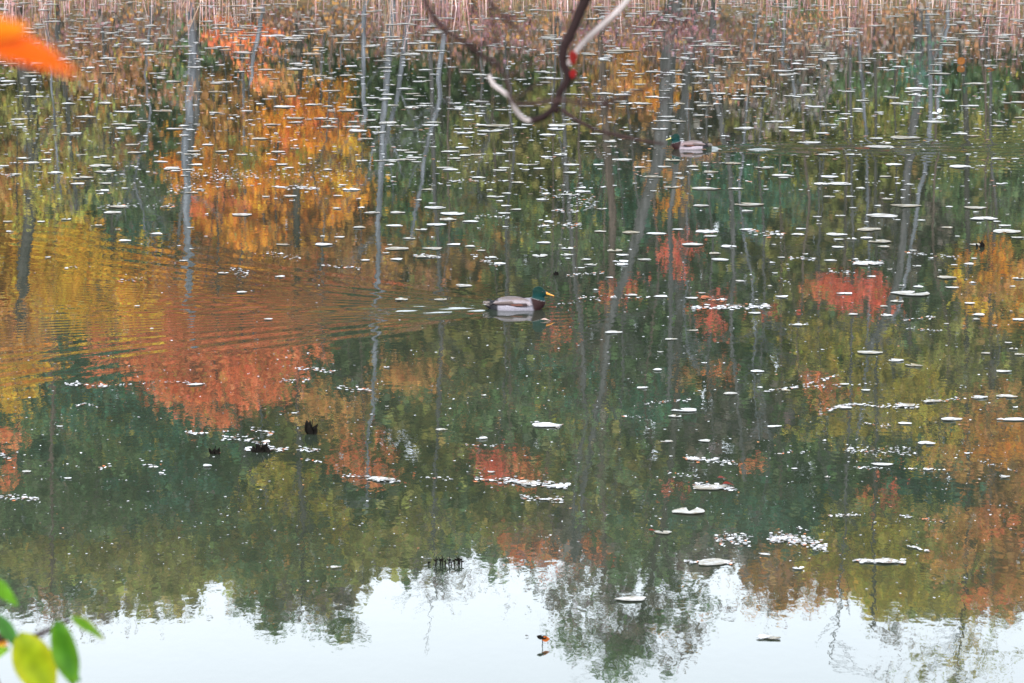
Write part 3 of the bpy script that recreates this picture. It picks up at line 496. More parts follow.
taken = [(x, y, w) for x, y, w in PL]
def zone_label(x, y):
    lr = 'left' if x < 341 else ('middle' if x < 683 else 'right')
    if y < 90: z = {'left': 'crowded by the far reeds, left third', 'middle': 'crowded by the far reeds, behind the branch', 'right': 'crowded by the far reeds, right third'}[lr]
    elif y < 200: z = {'left': 'scattered far off, left of the overhanging branch', 'middle': 'scattered between the overhanging branch and far duck', 'right': 'scattered to the right of the far duck'}[lr]
    elif y < 330: z = {'left': 'on the rippled water left behind the near duck', 'middle': 'on still water around and beyond the near duck', 'right': 'far to the right of the near duck'}[lr]
    else: z = {'left': 'on the dark green water near the black clumps', 'middle': 'on the green water below the near duck', 'right': 'on the olive water at the lower right'}[lr]
    return 'pale flat lily pad ' + z, 'lily pads ' + z
SPECIAL = {(631, 600): 'large oval pale lily pad floating alone over the mirrored dark treetop, lowest in the middle', (882, 465): 'bright white oval lily pad alone right of the mirrored sky gap, lower right',
           (870, 353): 'wide two layered pale pad just below the mirrored scarlet crown', (547, 426): 'ragged pale lily pad below and right of the near duck', (663, 533): 'white lily pad with a reddish left end above the pale sky',
           (463, 286): 'single white lily pad just behind the near duck\'s tail', (661, 297): 'single oval lily pad level with the near duck, well to its right', (710, 488): 'long white lily pad with a red leaf at its right end',
           (382, 480): 'long ragged lily pad below the mirrored pale forked treetop', (911, 294): 'longest flat pad, right of the mirrored scarlet crown', (242, 215): 'lone white pad right of the mirrored blue grey trunk',
           (395, 226): 'lone white pad touching the mirrored tallest slim trunk', (1006, 232): 'broad white pad at the right edge, above the mirrored copper crown'}
def add_pad(x, y, wpx, unit=True):
    p = onwater(x, y); d = wpx / scale_at(y)
    o = bpy.data.objects.new('lily_pad', random.choice(PADM)); COL.objects.link(o)
    o.location = (p[0], p[1], .001); asp = random.uniform(.65, 1.05) if y < 330 else random.uniform(.5, .78)
    a = random.uniform(-.5, .5) + random.choice((0, PI))
    o.scale = (d, d * asp, .9); o.rotation_euler = (random.uniform(-.015, .015), random.uniform(-.015, .015), a)
    l = SPECIAL.get((x, y))
    if l: tag(o, l, 'lily pad')
    else:
        l, g_ = zone_label(x, y); tag(o, l, 'lily pad', g_)
    return o
for (x, y, w_) in PL: add_pad(x, y, w_)
n_ind = len(PL); extra = []
rnd = random.Random(5)
def dens_pad(y, x):
    if y < 60: return 1.0
    if y < 130: return .55
    if y < 190: return .3
    if y < 270: return .25 if x > 330 else .06
    if y < 330: return .10 if x > 560 else .02
    if y < 480: return .05 if x > 640 else .015
    return 0
while len(extra) < 1250:
    x = rnd.uniform(-10, 1034); y = rnd.uniform(-6, 480)
    cl = max(0, .5 + .9 * math.sin(x * .021 + 2.3 * math.sin(y * .045)) * math.sin(y * .11 + 1.9 * math.sin(x * .013 + 1)) + .35 * math.sin(x * .07 + y * .2))
    if rnd.random() > dens_pad(y, x) * min(1.1, cl * 1.3): continue
    if 655 < x < 722 and 136 < y < 160: continue
    if 478 < x < 558 and 280 < y < 326: continue
    if y > 190 and any(abs(x - a) < (w_ + 14) / 2 and abs(y - b_) < 3 for a, b_, w_ in taken): continue
    w_ = rnd.choice((5, 7, 8, 10, 12, 14, 17)) * (1.0 if y < 200 else .75)
    extra.append((x, y, w_)); taken.append((x, y, w_))
extra.sort(key=lambda q: -(q[2] / scale_at(q[1]) * q[2] * .05 + q[1] * .001))
extra.sort(key=lambda q: -(q[2] * q[2] * (q[1] + 148)))
for q in extra[:300 - n_ind]: add_pad(*q)
# the many smaller pads beyond those: one sheet of stuff
mb = MB()
for (x, y, w_) in extra[300 - n_ind:]:
    p = onwater(x, y); d = w_ / scale_at(y); me = PADM[rnd.randrange(12)]; a = rnd.uniform(0, 6.28); c, s = math.cos(a), math.sin(a)
    mb.add([(p[0] + (v.co.x * c - v.co.y * s) * d, p[1] + (v.co.x * s + v.co.y * c) * d * .9, .001 + v.co.z * 1.0) for v in me.vertices], [tuple(f.vertices) for f in me.polygons])
tag(mb.build('small_lily_pads', M_PAD), 'countless small pale lily pads and leaves strewn between the larger pads', 'lily pads', kind='stuff')

# floating fragments and specks
BIT_P = []; BIT_S = []; BIT_C = []
def bits(path, thick, n, smin, smax, pale=.8):
    P_ = smooth_path([(a, b_, 0) for a, b_ in path], 6)
    for _ in range(n):
        i = rnd.randrange(len(P_) - 1) if len(P_) > 1 else 0; t_ = rnd.random(); q = P_[i] * (1 - t_) + P_[min(i + 1, len(P_) - 1)] * t_
        x, y = q[0] + rnd.gauss(0, 1.2), q[1] + rnd.gauss(0, thick)
        if y < -6: continue
        p = onwater(x, y); BIT_P.append(p); BIT_S.append(rnd.uniform(smin, smax) * 1.35 / scale_at(y))
        BIT_C.append((lambda g: (g, g, g * 1.03))(rnd.choice((.25, .4, .55, .7))) if rnd.random() < pale else rnd.choice(((.2, .1, .06), (.5, .15, .05), (.1, .08, .05))))
for pth, th, n, a, b_ in [([(66, 384), (80, 385), (108, 387)], .7, 40, 1.5, 4), ([(75, 407), (85, 404), (100, 408)], .5, 24, 1, 3), ([(105, 387), (165, 382), (205, 385)], .8, 45, 1, 3), ([(185, 433), (205, 434)], .6, 24, 1.5, 4), ([(222, 436), (250, 440), (268, 447)], 2.5, 60, 1.5, 4),
        ([(252, 430), (272, 434)], 1.5, 30, 1.5, 4), ([(245, 449), (285, 451)], 1.2, 45, 2, 5), ([(298, 449), (318, 451)], 1.4, 26, 2, 4), ([(303, 460), (320, 462)], .8, 16, 1, 3), ([(0, 498), (38, 499)], 1.2, 50, 1.5, 4), ([(0, 455), (10, 458)], 1.5, 10, 2, 4), ([(140, 462), (165, 473)], 1.5, 16, 2, 4),
        ([(98, 470), (110, 466)], 1, 12, 1.5, 3), ([(297, 369), (335, 372)], .9, 50, 1.5, 4), ([(278, 381), (310, 380)], 1, 26, 1.5, 3), ([(338, 388), (370, 391)], 1, 40, 1.5, 4), ([(345, 476), (368, 477)], .6, 28, 1, 3), ([(366, 479), (398, 481)], 1.3, 40, 2, 4), ([(425, 478), (450, 480)], 1, 18, 1, 3),
        ([(466, 445), (495, 446)], .6, 20, 1, 3), ([(475, 480), (510, 481)], 1.2, 40, 2, 4), ([(512, 482), (568, 487)], 1.6, 110, 2, 5), ([(520, 498), (562, 500)], 1.5, 50, 1.5, 4), ([(645, 404), (690, 400)], .7, 50, 1, 3), ([(622, 417), (640, 417)], .6, 16, 1, 3), ([(532, 424), (560, 427)], 1.2, 40, 1.5, 4), ([(683, 458), (735, 464)], 1.4, 80, 1.5, 4),
        ([(695, 485), (735, 489)], 1.2, 60, 2, 5), ([(667, 473), (700, 478)], .8, 20, 1, 3), ([(716, 540), (750, 540)], 3.0, 90, 1.5, 4), ([(770, 539), (795, 540), (826, 549)], 2.6, 240, 1.5, 4.5), ([(798, 528), (806, 534)], 1.5, 10, 1.5, 3), ([(684, 562), (735, 563)], .7, 50, 1.5, 4), ([(828, 516), (865, 515)], .7, 36, 1, 3),
        ([(855, 561), (905, 562)], 1.1, 80, 1.5, 4.5), ([(900, 516), (945, 523)], .8, 30, 1, 3.5), ([(908, 546), (928, 552)], .6, 18, 1.5, 4), ([(960, 578), (968, 579)], .5, 8, 1, 2), ([(765, 392), (800, 386), (838, 376)], .7, 70, 1, 3.5), ([(800, 387), (880, 384)], .8, 40, 1, 3), ([(830, 410), (850, 405), (890, 407)], .9, 80, 1.5, 4),
        ([(895, 406), (918, 407)], 1.5, 40, 1.5, 4), ([(862, 423), (890, 427)], .7, 30, 1, 3), ([(845, 452), (915, 451)], 3, 120, 1, 3), ([(848, 468), (945, 470)], .8, 50, 1, 3), ([(777, 453), (812, 452)], .8, 20, 1, 3), ([(925, 402), (960, 399)], .9, 30, 1.5, 3.5), ([(940, 451), (1018, 472)], .6, 26, 1, 2.5),
        ([(540, 192), (595, 202)], 4.5, 110, 1, 3.6), ([(538, 224), (580, 226)], 2, 60, 1.5, 4), ([(555, 210), (578, 212)], 1.2, 30, 2, 4), ([(565, 276), (604, 273)], .8, 40, 1, 3), ([(575, 298), (650, 298)], .9, 50, 1, 3), ([(560, 304), (600, 300)], .5, 16, 1, 2.5), ([(692, 308), (770, 306)], 1.3, 180, 1.5, 4.5), ([(703, 298), (725, 300)], 1.3, 30, 1.5, 4),
        ([(700, 231), (715, 232)], 1, 16, 2, 4), ([(750, 230), (768, 236)], 1.5, 26, 1.5, 4), ([(790, 258), (816, 260)], 1, 36, 1.5, 4), ([(850, 262), (884, 263)], 1.6, 50, 1.5, 4), ([(905, 253), (960, 258)], 1.2, 45, 1.5, 3.5), ([(770, 235), (783, 234)], 1.8, 30, 2, 4), ([(825, 272), (855, 273)], 1, 26, 1, 3),
        ([(790, 325), (810, 324)], .8, 16, 1.5, 3), ([(905, 320), (935, 318)], .8, 30, 1.5, 3), ([(905, 329), (940, 331)], .8, 24, 1, 3), ([(0, 174), (12, 176)], 1, 14, 2, 4), ([(98, 207), (175, 206)], 1.2, 60, 1, 3.5), ([(168, 190), (256, 174)], 2.5, 80, 1, 3.2), ([(190, 175), (345, 176)], 3.5, 170, .8, 2.8),
        ([(275, 187), (320, 189)], 1, 60, 1.5, 4), ([(268, 254), (300, 258)], 1.5, 40, 1, 3), ([(322, 266), (360, 268)], .8, 40, 1, 3), ([(118, 281), (142, 279)], 1, 18, 1, 3), ([(64, 269), (78, 266)], .6, 14, 1, 3), ([(230, 270), (248, 275)], 3, 40, 1, 3), ([(415, 256), (440, 257)], .8, 30, 1.5, 4),
        ([(480, 216), (512, 218)], 1.4, 26, 1, 3), ([(470, 256), (500, 266)], 1.2, 26, 1.5, 3.5), ([(450, 181), (512, 181)], .6, 60, 1, 3.5), ([(780, 280), (790, 283)], .8, 8, 1, 2.5), ([(118, 480), (135, 482)], .6, 4, 1, 2), ([(160, 460), (164, 478)], .6, 6, 1, 2)]:
    bits(pth, th, n, a, b_)
for _ in range(4200):
    x = rnd.uniform(-8, 1032); y = -6 + 196 * rnd.random() ** 1.5; p = onwater(x, y); BIT_P.append(p); BIT_S.append(rnd.choice((1.5, 2, 3, 4, 6)) / scale_at(y)); BIT_C.append((lambda g: (g, g, g * 1.03))(rnd.choice((.2, .35, .5, .65))) if rnd.random() < .85 else (.3, .15, .1))
for _ in range(5200):                                     # specks everywhere, thin at the bottom
    x = rnd.uniform(-8, 1032); y = rnd.uniform(-5, 600)
    kk = .8 if y < 200 else (.45 if y < 340 else (.8 if y < 560 else .35))
    if 200 < y < 350 and x < 480: kk *= .5
    if rnd.random() > kk: continue
    p = onwater(x, y); BIT_P.append(p); sz = rnd.choice((1, 1.2, 1.5, 1.8, 2.2, 3)) * (1.7 if y < 200 else 1); BIT_S.append(sz / scale_at(y)); BIT_C.append((lambda g: (g, g, g * 1.03))(rnd.choice((.2, .35, .5, .65))) if rnd.random() < .85 else rnd.choice(((.3, .12, .06), (.45, .2, .08), (.12, .09, .06))))
P_ = np.array(BIT_P); K_ = np.array(BIT_S)[:, None]; Cc = np.array(BIT_C) * RNG.uniform(.75, 1.1, (len(P_), 1)); n = len(P_)
ang = RNG.uniform(0, 6.28, n); VV = []
for k in range(5):
    q = ang + k * 2 * PI / 5; rr = RNG.uniform(.35, .6, n)[:, None]
    VV.append(P_ + np.stack([np.cos(q), np.sin(q), np.zeros(n)], 1) * K_ * rr * np.array([1, .9, 1]) + np.array([0, 0, 1]) * RNG.uniform(.003, .007, n)[:, None])
VV.append(P_ + np.stack([np.zeros(n), np.zeros(n), np.minimum(.012, .05 * K_[:, 0]) + .004], 1))
Vd = np.stack(VV, 1).reshape(-1, 3); o6 = (np.arange(n) * 6)[:, None]
Fd = np.concatenate([o6 + np.array([[a, (a + 1) % 5, 5]]) for a in range(5)])
tag(mesh_obj('floating_fragments', Vd, Fd, M_DEB, None, False, np.repeat(Cc, 6, axis=0)), 'pale specks and leaf fragments drifting in strings and patches on the pond', 'leaf fragments', kind='stuff')

# ------------------------------------------------------------------ leaves and clumps on the water
def leaf_mesh(mb, base, direc, normal, L, Wd, c, c2=None, curl=.15, n=10, fold=.15):
    direc = Vector(direc).normalized(); normal = Vector(normal); normal = (normal - direc * normal.dot(direc)).normalized(); side = direc.cross(normal)
    V = []; Fc = []; Cs = []
    base = Vector(base)
    for i in range(n + 1):
        t = i / n; w = Wd * .5 * (math.sin(PI * t ** .85) ** .8 if 0 < t < 1 else 0) + .0006
        c_ = base + direc * (L * t * (1 - .12 * curl * t)) - normal * (curl * L * t * t)
        for s in (-1, -.5, 0, .5, 1):
            V.append(c_ + side * (w * s) + normal * (fold * w * abs(s) + .02 * L * math.sin(9 * t + s * 2)))
            cc = Vector(c) if c2 is None else Vector(c).lerp(Vector(c2), min(1, abs(s) ** 2 * .5 + (t > .8) * (t - .8) * 2.5))
            if s == 0: cc = cc * .8
            Cs.append(tuple(cc))
    for i in range(n):
        for j in range(4): a = i * 5 + j; Fc.append((a, a + 1, a + 6, a + 5))
    b0 = len(mb.V); mb.V += [tuple(v) for v in V]; mb.F += [tuple(i + b0 for i in f) for f in Fc]; mb.C += Cs
BLACK = simple('rotten_leaf', (.006, .005, .004), .8, .5, 60, .05)
def clump(px_, py_, hpx, wpx, n, label, seed, name='rotten_leaf_clump'):
    rr = random.Random(seed); p = onwater(px_, py_); s = 1 / scale_at(py_); root = empty(name, p); tag(root, label, 'leaf clump')
    for i in range(n):
        mb = MB(); x = (rr.random() - .5) * wpx * s; h = hpx * s * rr.uniform(.55, 1.0)
        bp = Vector((x, rr.uniform(-.02, .02), -.01)); k = rr.uniform(-.5, .5)
        leaf_mesh(mb, bp, (k, rr.uniform(-.2, .2), 1), (rr.uniform(-.6, .6), -1, .2), h, max(h * .4, wpx * s * .28), (.02, .018, .016), curl=rr.uniform(.2, .6), fold=.6)
        mb.build('curled_leaf', BLACK, root)
    mb = MB(); mb.tube([(-.2 * wpx * s, 0, -.02), (0, 0, hpx * s * .5), (.1 * wpx * s, 0, hpx * s * .95)], [.004, .004, .002], 6); mb.build('stem', BLACK, root)
    mb = MB()                                               # sodden heart of the clump
    V = []; 
    for i in range(5):
        for j in range(9):
            q = 2 * PI * j / 9; r_ = wpx * s * .36 * math.cos(i / 4 * 1.45) * rr.uniform(.45, 1.3)
            V.append((r_ * math.cos(q), r_ * .6 * math.sin(q), -.01 + hpx * s * .34 * math.sin(i / 4 * 1.5) * rr.uniform(.8, 1.2)))
    mb.add(V, [(i * 9 + j, i * 9 + (j + 1) % 9, (i + 1) * 9 + (j + 1) % 9, (i + 1) * 9 + j) for i in range(4) for j in range(9)]); mb.build('sodden_base', BLACK, root, smooth=False)
clump(312, 434, 16, 8, 7, 'tallest black curled leaf clump sticking out of the water, right of the other two', 1)
clump(262, 452, 11, 17, 8, 'wide black two humped leaf clump, middle one of the three lower left', 2)
clump(215, 454, 9, 8, 6, 'small round black leaf clump, leftmost of the three lower left', 3)
clump(309, 451, 4, 5, 2, 'tiny dark leaf tip on pale fragments just below the tallest black clump', 4)
clump(555, 275, 5, 11, 3, 'low black leaf lump on a pale pad above the near duck', 5)
clump(981, 247, 8, 9, 5, 'black leaf lump on white pads near the right edge', 6)
clump(732, 247, 4, 6, 2, 'tiny black leaf tip on a pale pad below the far duck', 7)
clump(542, 485, 4, 6, 2, 'tiny dark leaf tip on the long pale pads below the near duck', 8)
# row of dead stalks
p0 = onwater(442, 565); s = 1 / scale_at(565); root = empty('dead_stalks', p0); tag(root, 'row of short black dead stalks standing in the mirrored sky, lower middle', 'dead stalks')
for i, (x, h) in enumerate([(-14, 4), (-6.5, 9), (-2, 8), (0.5, 10), (4, 6), (7, 9), (9, 5), (13, 7), (16, 9), (18, 10), (20, 6)]):
    mb = MB(); r_ = random.Random(i); bx_ = x * s; hh = h * s
    mb.tube([(bx_, r_.uniform(-.02, .02), -.02), (bx_ + r_.uniform(-.004, .004), 0, hh * .5), (bx_ + r_.uniform(-.008, .008), 0, hh)], [.0042, .0038, .0025], 6)
    mb.tube([(bx_, 0, hh * .55), (bx_ + r_.choice((-1, 1)) * .014, 0, hh * .75)], [.004, .002], 5)
    leaf_mesh(mb, (bx_, 0, hh * .5), (r_.choice((-1, 1)) * .7, 0, .4), (0, -1, .3), .016, .008, (.01, .01, .01), curl=.4)
    mb.build('stalk', BLACK, root)
# small seedling
p0 = onwater(542, 646); s = 1 / scale_at(646); root = empty('seedling', p0); tag(root, 'tiny black and orange seedling standing alone in the white mirrored sky', 'seedling')
mb = MB(); mb.tube([(0, 0, -.02), (.003, 0, .02), (0, 0, .035)], [.0025, .002, .002], 6); mb.build('stem', BLACK, root)
mb = MB(); leaf_mesh(mb, (0, 0, .032), (1, 0, .25), (0, -.9, .5), .038, .028, (.4, .09, .01), curl=.5); mb.build('orange_leaf', M_HEADF, root)['label'] = 'orange leaf'
mb = MB(); leaf_mesh(mb, (.004, 0, .038), (-1, 0, .5), (0, -.9, .5), .032, .022, (.02, .015, .01), curl=.3); leaf_mesh(mb, (0, .0, .036), (.7, .1, .5), (0, -.9, .5), .028, .02, (.02, .015, .01), curl=.6); mb.build('dark_leaf', BLACK, root)
def water_leaf(x, y, L, Wd, up, c, label, c2=None, h=.012, name='fallen_leaf'):
    p = onwater(x, y); mb = MB(); leaf_mesh(mb, (-L / 2, 0, h), (1, .1, up), (0, -.9 if up > .5 else -.15, .5 if up > .5 else 1), L, Wd, c, c2, curl=.25, fold=.35)
    o = mb.build(name, M_HEADF); o.location = p; tag(o, label, 'leaf'); return o
water_leaf(963, 65, .17, .15, 1.2, (.22, .08, .015), 'brown curled leaf standing up on the water near the upper right', (.12, .04, .01))
water_leaf(991, 70, .18, .10, .1, (.25, .08, .02), 'flat rust brown leaf lying right of the upright brown leaf')
water_leaf(728, 487, .07, .035, .1, (.20, .03, .02), 'dark red leaf at the right end of a long white pad', h=.02)
water_leaf(722, 481, .06, .03, .12, (.2, .05, .04), 'dull red leaf just above the long white pad', h=.02)
water_leaf(652, 533, .04, .02, .12, (.22, .04, .03), 'small red leaf at the left end of a white pad', h=.016)
water_leaf(546, 321, .09, .035, .1, (.6, .42, .36), 'pinkish leaf floating just below the near duck\'s breast', h=.01)
water_leaf(936, 116, .13, .09, .15, (.78, .78, .8), 'crumpled white leaf heap on the pads at the upper right', h=.03)
water_leaf(940, 114, .08, .06, .6, (.78, .78, .8), 'white leaf standing against the crumpled white heap', h=.03)
water_leaf(527, 637, .02, .012, .1, (.05, .04, .03), 'speck of dark leaf left of the tiny seedling', h=.006)
water_leaf(706, 300, .10, .06, .3, (.45, .15, .08), 'russet leaf lying on the long string of pale fragments', h=.012)

# ------------------------------------------------------------------ mallards
def ell(c, r, rot=0, nu=20, nv=12):
    V = []; Fc = []; cr, sr = math.cos(rot), math.sin(rot)
    for i in range(nv + 1):
        a = PI * i / nv - PI / 2
        for j in range(nu):
            q = 2 * PI * j / nu; x, y, z = r[0] * math.sin(a), r[1] * math.cos(a) * math.cos(q), r[2] * math.cos(a) * math.sin(q)
            V.append((c[0] + x * cr - z * sr, c[1] + y, c[2] + x * sr + z * cr))
    for i in range(nv):
        for j in range(nu): Fc.append((i * nu + j, i * nu + (j + 1) % nu, (i + 1) * nu + (j + 1) % nu, (i + 1) * nu + j))
    return V, Fc
def remeshed(mb, vox, sm):
    me = bpy.data.meshes.new('tmp'); me.from_pydata(mb.V, [], mb.F); o = bpy.data.objects.new('tmp', me); COL.objects.link(o)
    r_ = o.modifiers.new('r', 'REMESH'); r_.mode = 'VOXEL'; r_.voxel_size = vox
    s_ = o.modifiers.new('s', 'SMOOTH'); s_.iterations = sm; s_.factor = .6
    dg = bpy.context.evaluated_depsgraph_get(); e_ = bpy.data.meshes.new_from_object(o.evaluated_get(dg)); bpy.data.objects.remove(o); return e_
def ss(a, b_, x): t_ = np.clip((x - a) / (b_ - a), 0, 1); return t_ * t_ * (3 - 2 * t_)
def mallard(label, loc, rz, billc, flank=(.19, .175, .20), back=(.20, .17, .18)):
    mb = MB()
    for c, r, rot in [((-.01, 0, .035), (.215, .098, .078), 0), ((.11, 0, .045), (.115, .085, .078), 0), ((-.03, 0, .075), (.15, .075, .062), 0), ((-.15, 0, .052), (.11, .06, .045), -.18), ((-.205, 0, .070), (.07, .036, .014), -.3),
                      ((.165, 0, .065), (.075, .066, .070), 0), ((.203, 0, .09), (.054, .050, .062), .2), ((.200, 0, .125), (.043, .039, .055), .1), ((.207, 0, .164), (.060, .040, .043), -.08), ((.196, 0, .183), (.050, .036, .038), .1), ((.198, 0, .150), (.052, .039, .040), 0), ((.236, 0, .160), (.032, .026, .024), -.25)]:
        V_, F_ = ell(c, r, rot); mb.add(V_, F_)
    me = remeshed(mb, .006, 6)
    n_ = len(me.vertices); co_ = np.empty(n_ * 3); me.vertices.foreach_get('co', co_); q = co_.reshape(-1, 3); x, y, z = q[:, 0], q[:, 1], q[:, 2]
    col = np.tile(np.array(flank), (n_, 1))                                   # vermiculated pale flanks
    def mixc(mask, c):
        nonlocal col; col = col * (1 - mask[:, None]) + np.array(c) * mask[:, None]
    mixc(ss(.095, .125, z) * ss(.12, .06, x) * .9, (.10, .08, .075))                     # brown grey back
    mixc(ss(-.13, -.155, x) , (.012, .012, .014))                                       # black rump
    mixc(ss(-.205, -.222, x) * ss(.055, .065, z), (.12, .10, .09))                      # white tail edge
    mixc(ss(.135, .165, x + (z - .06) * .3), (.018, .007, .007))                        # chestnut breast
    ring = z + (x - .19) * .25
    mixc(ss(.1105, .112, ring) * ss(.12, .15, x), (.14, .13, .13))
    mixc(ss(.113, .118, ring) * ss(.12, .14, x), (.001, .016, .012))                    # bottle green head
    mixc(ss(.113, .118, ring) * ss(.12, .14, x) * ss(.18, .14, z) * .7, (.004, .03, .03))
    a = me.color_attributes.new('Col', 'FLOAT_COLOR', 'POINT'); cc = np.ones((n_, 4), np.float32); cc[:, :3] = col; a.data.foreach_set('color', cc.ravel())
    me.polygons.foreach_set('use_smooth', np.ones(len(me.polygons), dtype=bool)); me.materials.append(M_PLUM); me.name = 'body'
    root = empty('mallard_duck', loc, rz); tag(root, label, 'duck')
    bo = bpy.data.objects.new('body', me); COL.objects.link(bo); bo.parent = root
    # folded wings: pale scapulars above, dark edge and flight feathers behind
    for sg in (-1, 1):
        V_ = []; F_ = []; Cs = []; nu, nv = 26, 8
        for i in range(nu + 1):
            t_ = i / nu; xx = .135 - .36 * t_
            hw = .056 * (math.sin(PI * min(1, t_ * 1.05 + .06)) ** .55 if t_ < .93 else .35) * (1 - .35 * t_)
            zc = .092 - .016 * t_ + .006 * math.sin(PI * t_)
            for j in range(nv + 1):
                s_ = -1 + 2 * j / nv
                yy = .083 * (1 - .52 * t_ ** 1.6) - .030 * max(0, s_) ** 1.5 - .004 * s_ * s_ - .03 * max(0, .25 - t_)
                yy += .010 * (1 - s_ * s_) + .022 * max(0, -s_)
                V_.append((xx - .015 * s_, sg * yy, zc + hw * .72 * s_))
                c_ = back
                if s_ > .5: c_ = (.13, .10, .095)
                if s_ < -.05 - .4 * max(0, .3 - t_) and t_ > .08: c_ = (.028, .018, .018)
                if -.6 < s_ < -.3 and .2 < t_ < .5: c_ = (.12, .045, .03)
                if -.05 <= s_ < .35 and t_ > .42: c_ = (.085, .065, .06)
                if t_ > .88: c_ = (.025, .022, .022)
                Cs.append(c_)
        m2 = len(V_)
        V_ += [(v[0], v[1] - sg * .012, v[2]) for v in V_]; Cs += Cs
        for i in range(nu):
            for j in range(nv):
                a_ = i * (nv + 1) + j; f = (a_, a_ + 1, a_ + nv + 2, a_ + nv + 1); F_.append(f); F_.append(tuple(m2 + k for k in f[::-1]))
        w_ = mesh_obj('wing', V_, F_, M_PLUM, root, True, np.array(Cs))
    # tail feathers and the curled black ones above
    mb = MB()
    for k in range(-3, 4):
        leaf_mesh(mb, (-.20, k * .006, .072 - abs(k) * .002), (-1, k * .13, .12 - abs(k) * .03), (0, 0, 1), .075, .022, (.62, .60, .58) if abs(k) == 3 else (.14, .11, .10), curl=-.05)
    mb.build('tail_feathers', M_PLUM, root)
    mb = MB()
    for k in (-1, 1): mb.tube([(-.19, k * .008, .086), (-.215, k * .008, .098), (-.232, k * .008, .104), (-.226, k * .008, .116)], [.006, .006, .005, .002], 7, (.012, .012, .012))
    mb.build('curl_feathers', M_PLUM, root)
    # bill
    mb = MB(); V_ = []; F_ = []; n2 = 12
    dz = .015; prof = [(.254, .150, .013, .014), (.265, .146, .013, .0115), (.285, .139, .014, .008), (.305, .132, .0155, .006), (.320, .1275, .013, .005), (.327, .125, .006, .003)]
    for (xx, zz, ry, rz_) in prof:
        for k in range(n2): q_ = 2 * PI * k / n2; V_.append((xx + .003, ry * math.cos(q_), zz + dz + rz_ * math.sin(q_)))
    for i in range(len(prof) - 1):
        for k in range(n2): F_.append((i * n2 + k, i * n2 + (k + 1) % n2, (i + 1) * n2 + (k + 1) % n2, (i + 1) * n2 + k))
    F_.append(tuple(range(n2))); F_.append(tuple(range(len(V_) - n2, len(V_)))[::-1])
    mb.add(V_, F_); mb.build('bill', simple('bill', billc, .35, .12, 80), root)
    for sg in (-1, 1):
        V_, F_ = ell((.232, sg * .0330, .180), (.006, .004, .006), 0, 10, 8); mb = MB(); mb.add(V_, F_); mb.build('eye', EYE, root)
    return root
EYE = simple('eye', (.01, .008, .008), .1, .1, 10)
mallard('larger nearer drake mallard with green head and orange bill, swimming right at the pond\'s centre', (DUCK1[0], DUCK1[1], -.026), -.04, (.60, .22, .02))
mallard('smaller far drake mallard with yellow bill swimming left, beyond the overhanging branch', (DUCK2[0], DUCK2[1], -.022), PI + .05, (.42, .36, .12), (.24, .20, .22), (.17, .12, .12))

# ------------------------------------------------------------------ branches and leaves close to the camera
BK = bark('near_dark_bark', (.016, .009, .009)); PALE = bark('near_pale_bark', (.26, .225, .22)); TW = bark('near_brown_bark', (.028, .016, .015))
root = empty('overhanging_tree', (3.0, 6.0, float(ground_z(3.0, 6.0)))); tag(root, 'near bare tree whose dark crooked branch hangs into the top of the view', 'tree')
org = np.array(root.location)
def npath(P_, D_, w0, w1, mb, n=8):
    Q = smooth_path([tuple(near(a, b_, D_ if not isinstance(D_, (list, tuple)) else D_[0] + (D_[1] - D_[0]) * i / (len(P_) - 1))) for i, (a, b_) in enumerate(P_)], 5); m_ = len(Q)
    ppm = F / (D_ if not isinstance(D_, (list, tuple)) else D_[0])
    mb.tube(Q, [(w0 + (w1 - w0) * k / (m_ - 1)) / 2 / ppm for k in range(m_)], n, wob=.10)
    return Q
top = near(598, -60, 6.0)
mb = MB(); tp = [(3.0, 6.0, org[2] - .3), (2.95, 6.0, 2.5), (2.75, 6.05, 4.2), (2.3, 6.1, 5.2), (1.5, 6.1, 5.6), (.75, 6.05, 5.0), (.36, 6.0, 4.45), tuple(top)]
Q = smooth_path(tp, 6); mb.tube(Q, [.11 - .093 * (k / (len(Q) - 1)) ** .6 for k in range(len(Q))], 10, wob=.05)
tp = [(2.75, 6.05, 4.2), (2.7, 6.2, 5.5), (2.9, 6.3, 7.5)]; Q = smooth_path(tp, 6); mb.tube(Q, [.075 - .05 * k / (len(Q) - 1) for k in range(len(Q))], 8)
mb.build('trunk', BK, root, org)
mb = MB(); npath([(601, -66), (589, -12), (579, 14), (570, 36), (564, 47), (563, 62), (568, 78), (560, 92), (555, 106), (543, 117), (530, 121)], 6.0, 11.5, 6, mb); 
mb.tube([near(553, 108, 6), near(559, 112, 6)], [.009, .006], 6); mb.build('dark_branch', BK, root, org)
mb = MB(); npath([(533, 121), (524, 119), (516, 110), (510, 98), (502, 91), (493, 84), (489, 75)], 6.0, 5.5, 4.5, mb); mb.build('pale_branch_end', PALE, root, org)
mb = MB(); npath([(640, -20), (625, 3), (608, 20), (588, 38), (576, 52), (568, 65)], 6.0, 6, 6, mb); mb.build('pale_twig', PALE, root, org)
mb = MB(); npath([(640, -20), (580, -50), (598, -66)], 6.0, 6, 7, mb); mb.build('pale_twig_root', PALE, root, org)
mb = MB(); npath([(562, 110), (580, 122), (600, 131), (625, 137), (650, 142), (664, 144)], [6.0, 5.8], 4.6, 2.4, mb); npath([(574, 76), (585, 86), (598, 97), (610, 105)], [6.0, 5.6], 3, 1.5, mb)
mb.build('drooping_twig', TW, root, org)
mb = MB(); leaf_mesh(mb, near(572, 50, 5.98), (.15, 0, -1), (.2, -1, .1), .034, .017, (.20, .015, .012), (.12, .01, .01), curl=.2); leaf_mesh(mb, near(573, 69, 5.98), (0, 0, -1), (.2, -1, .1), .022, .014, (.22, .012, .012), curl=.2)
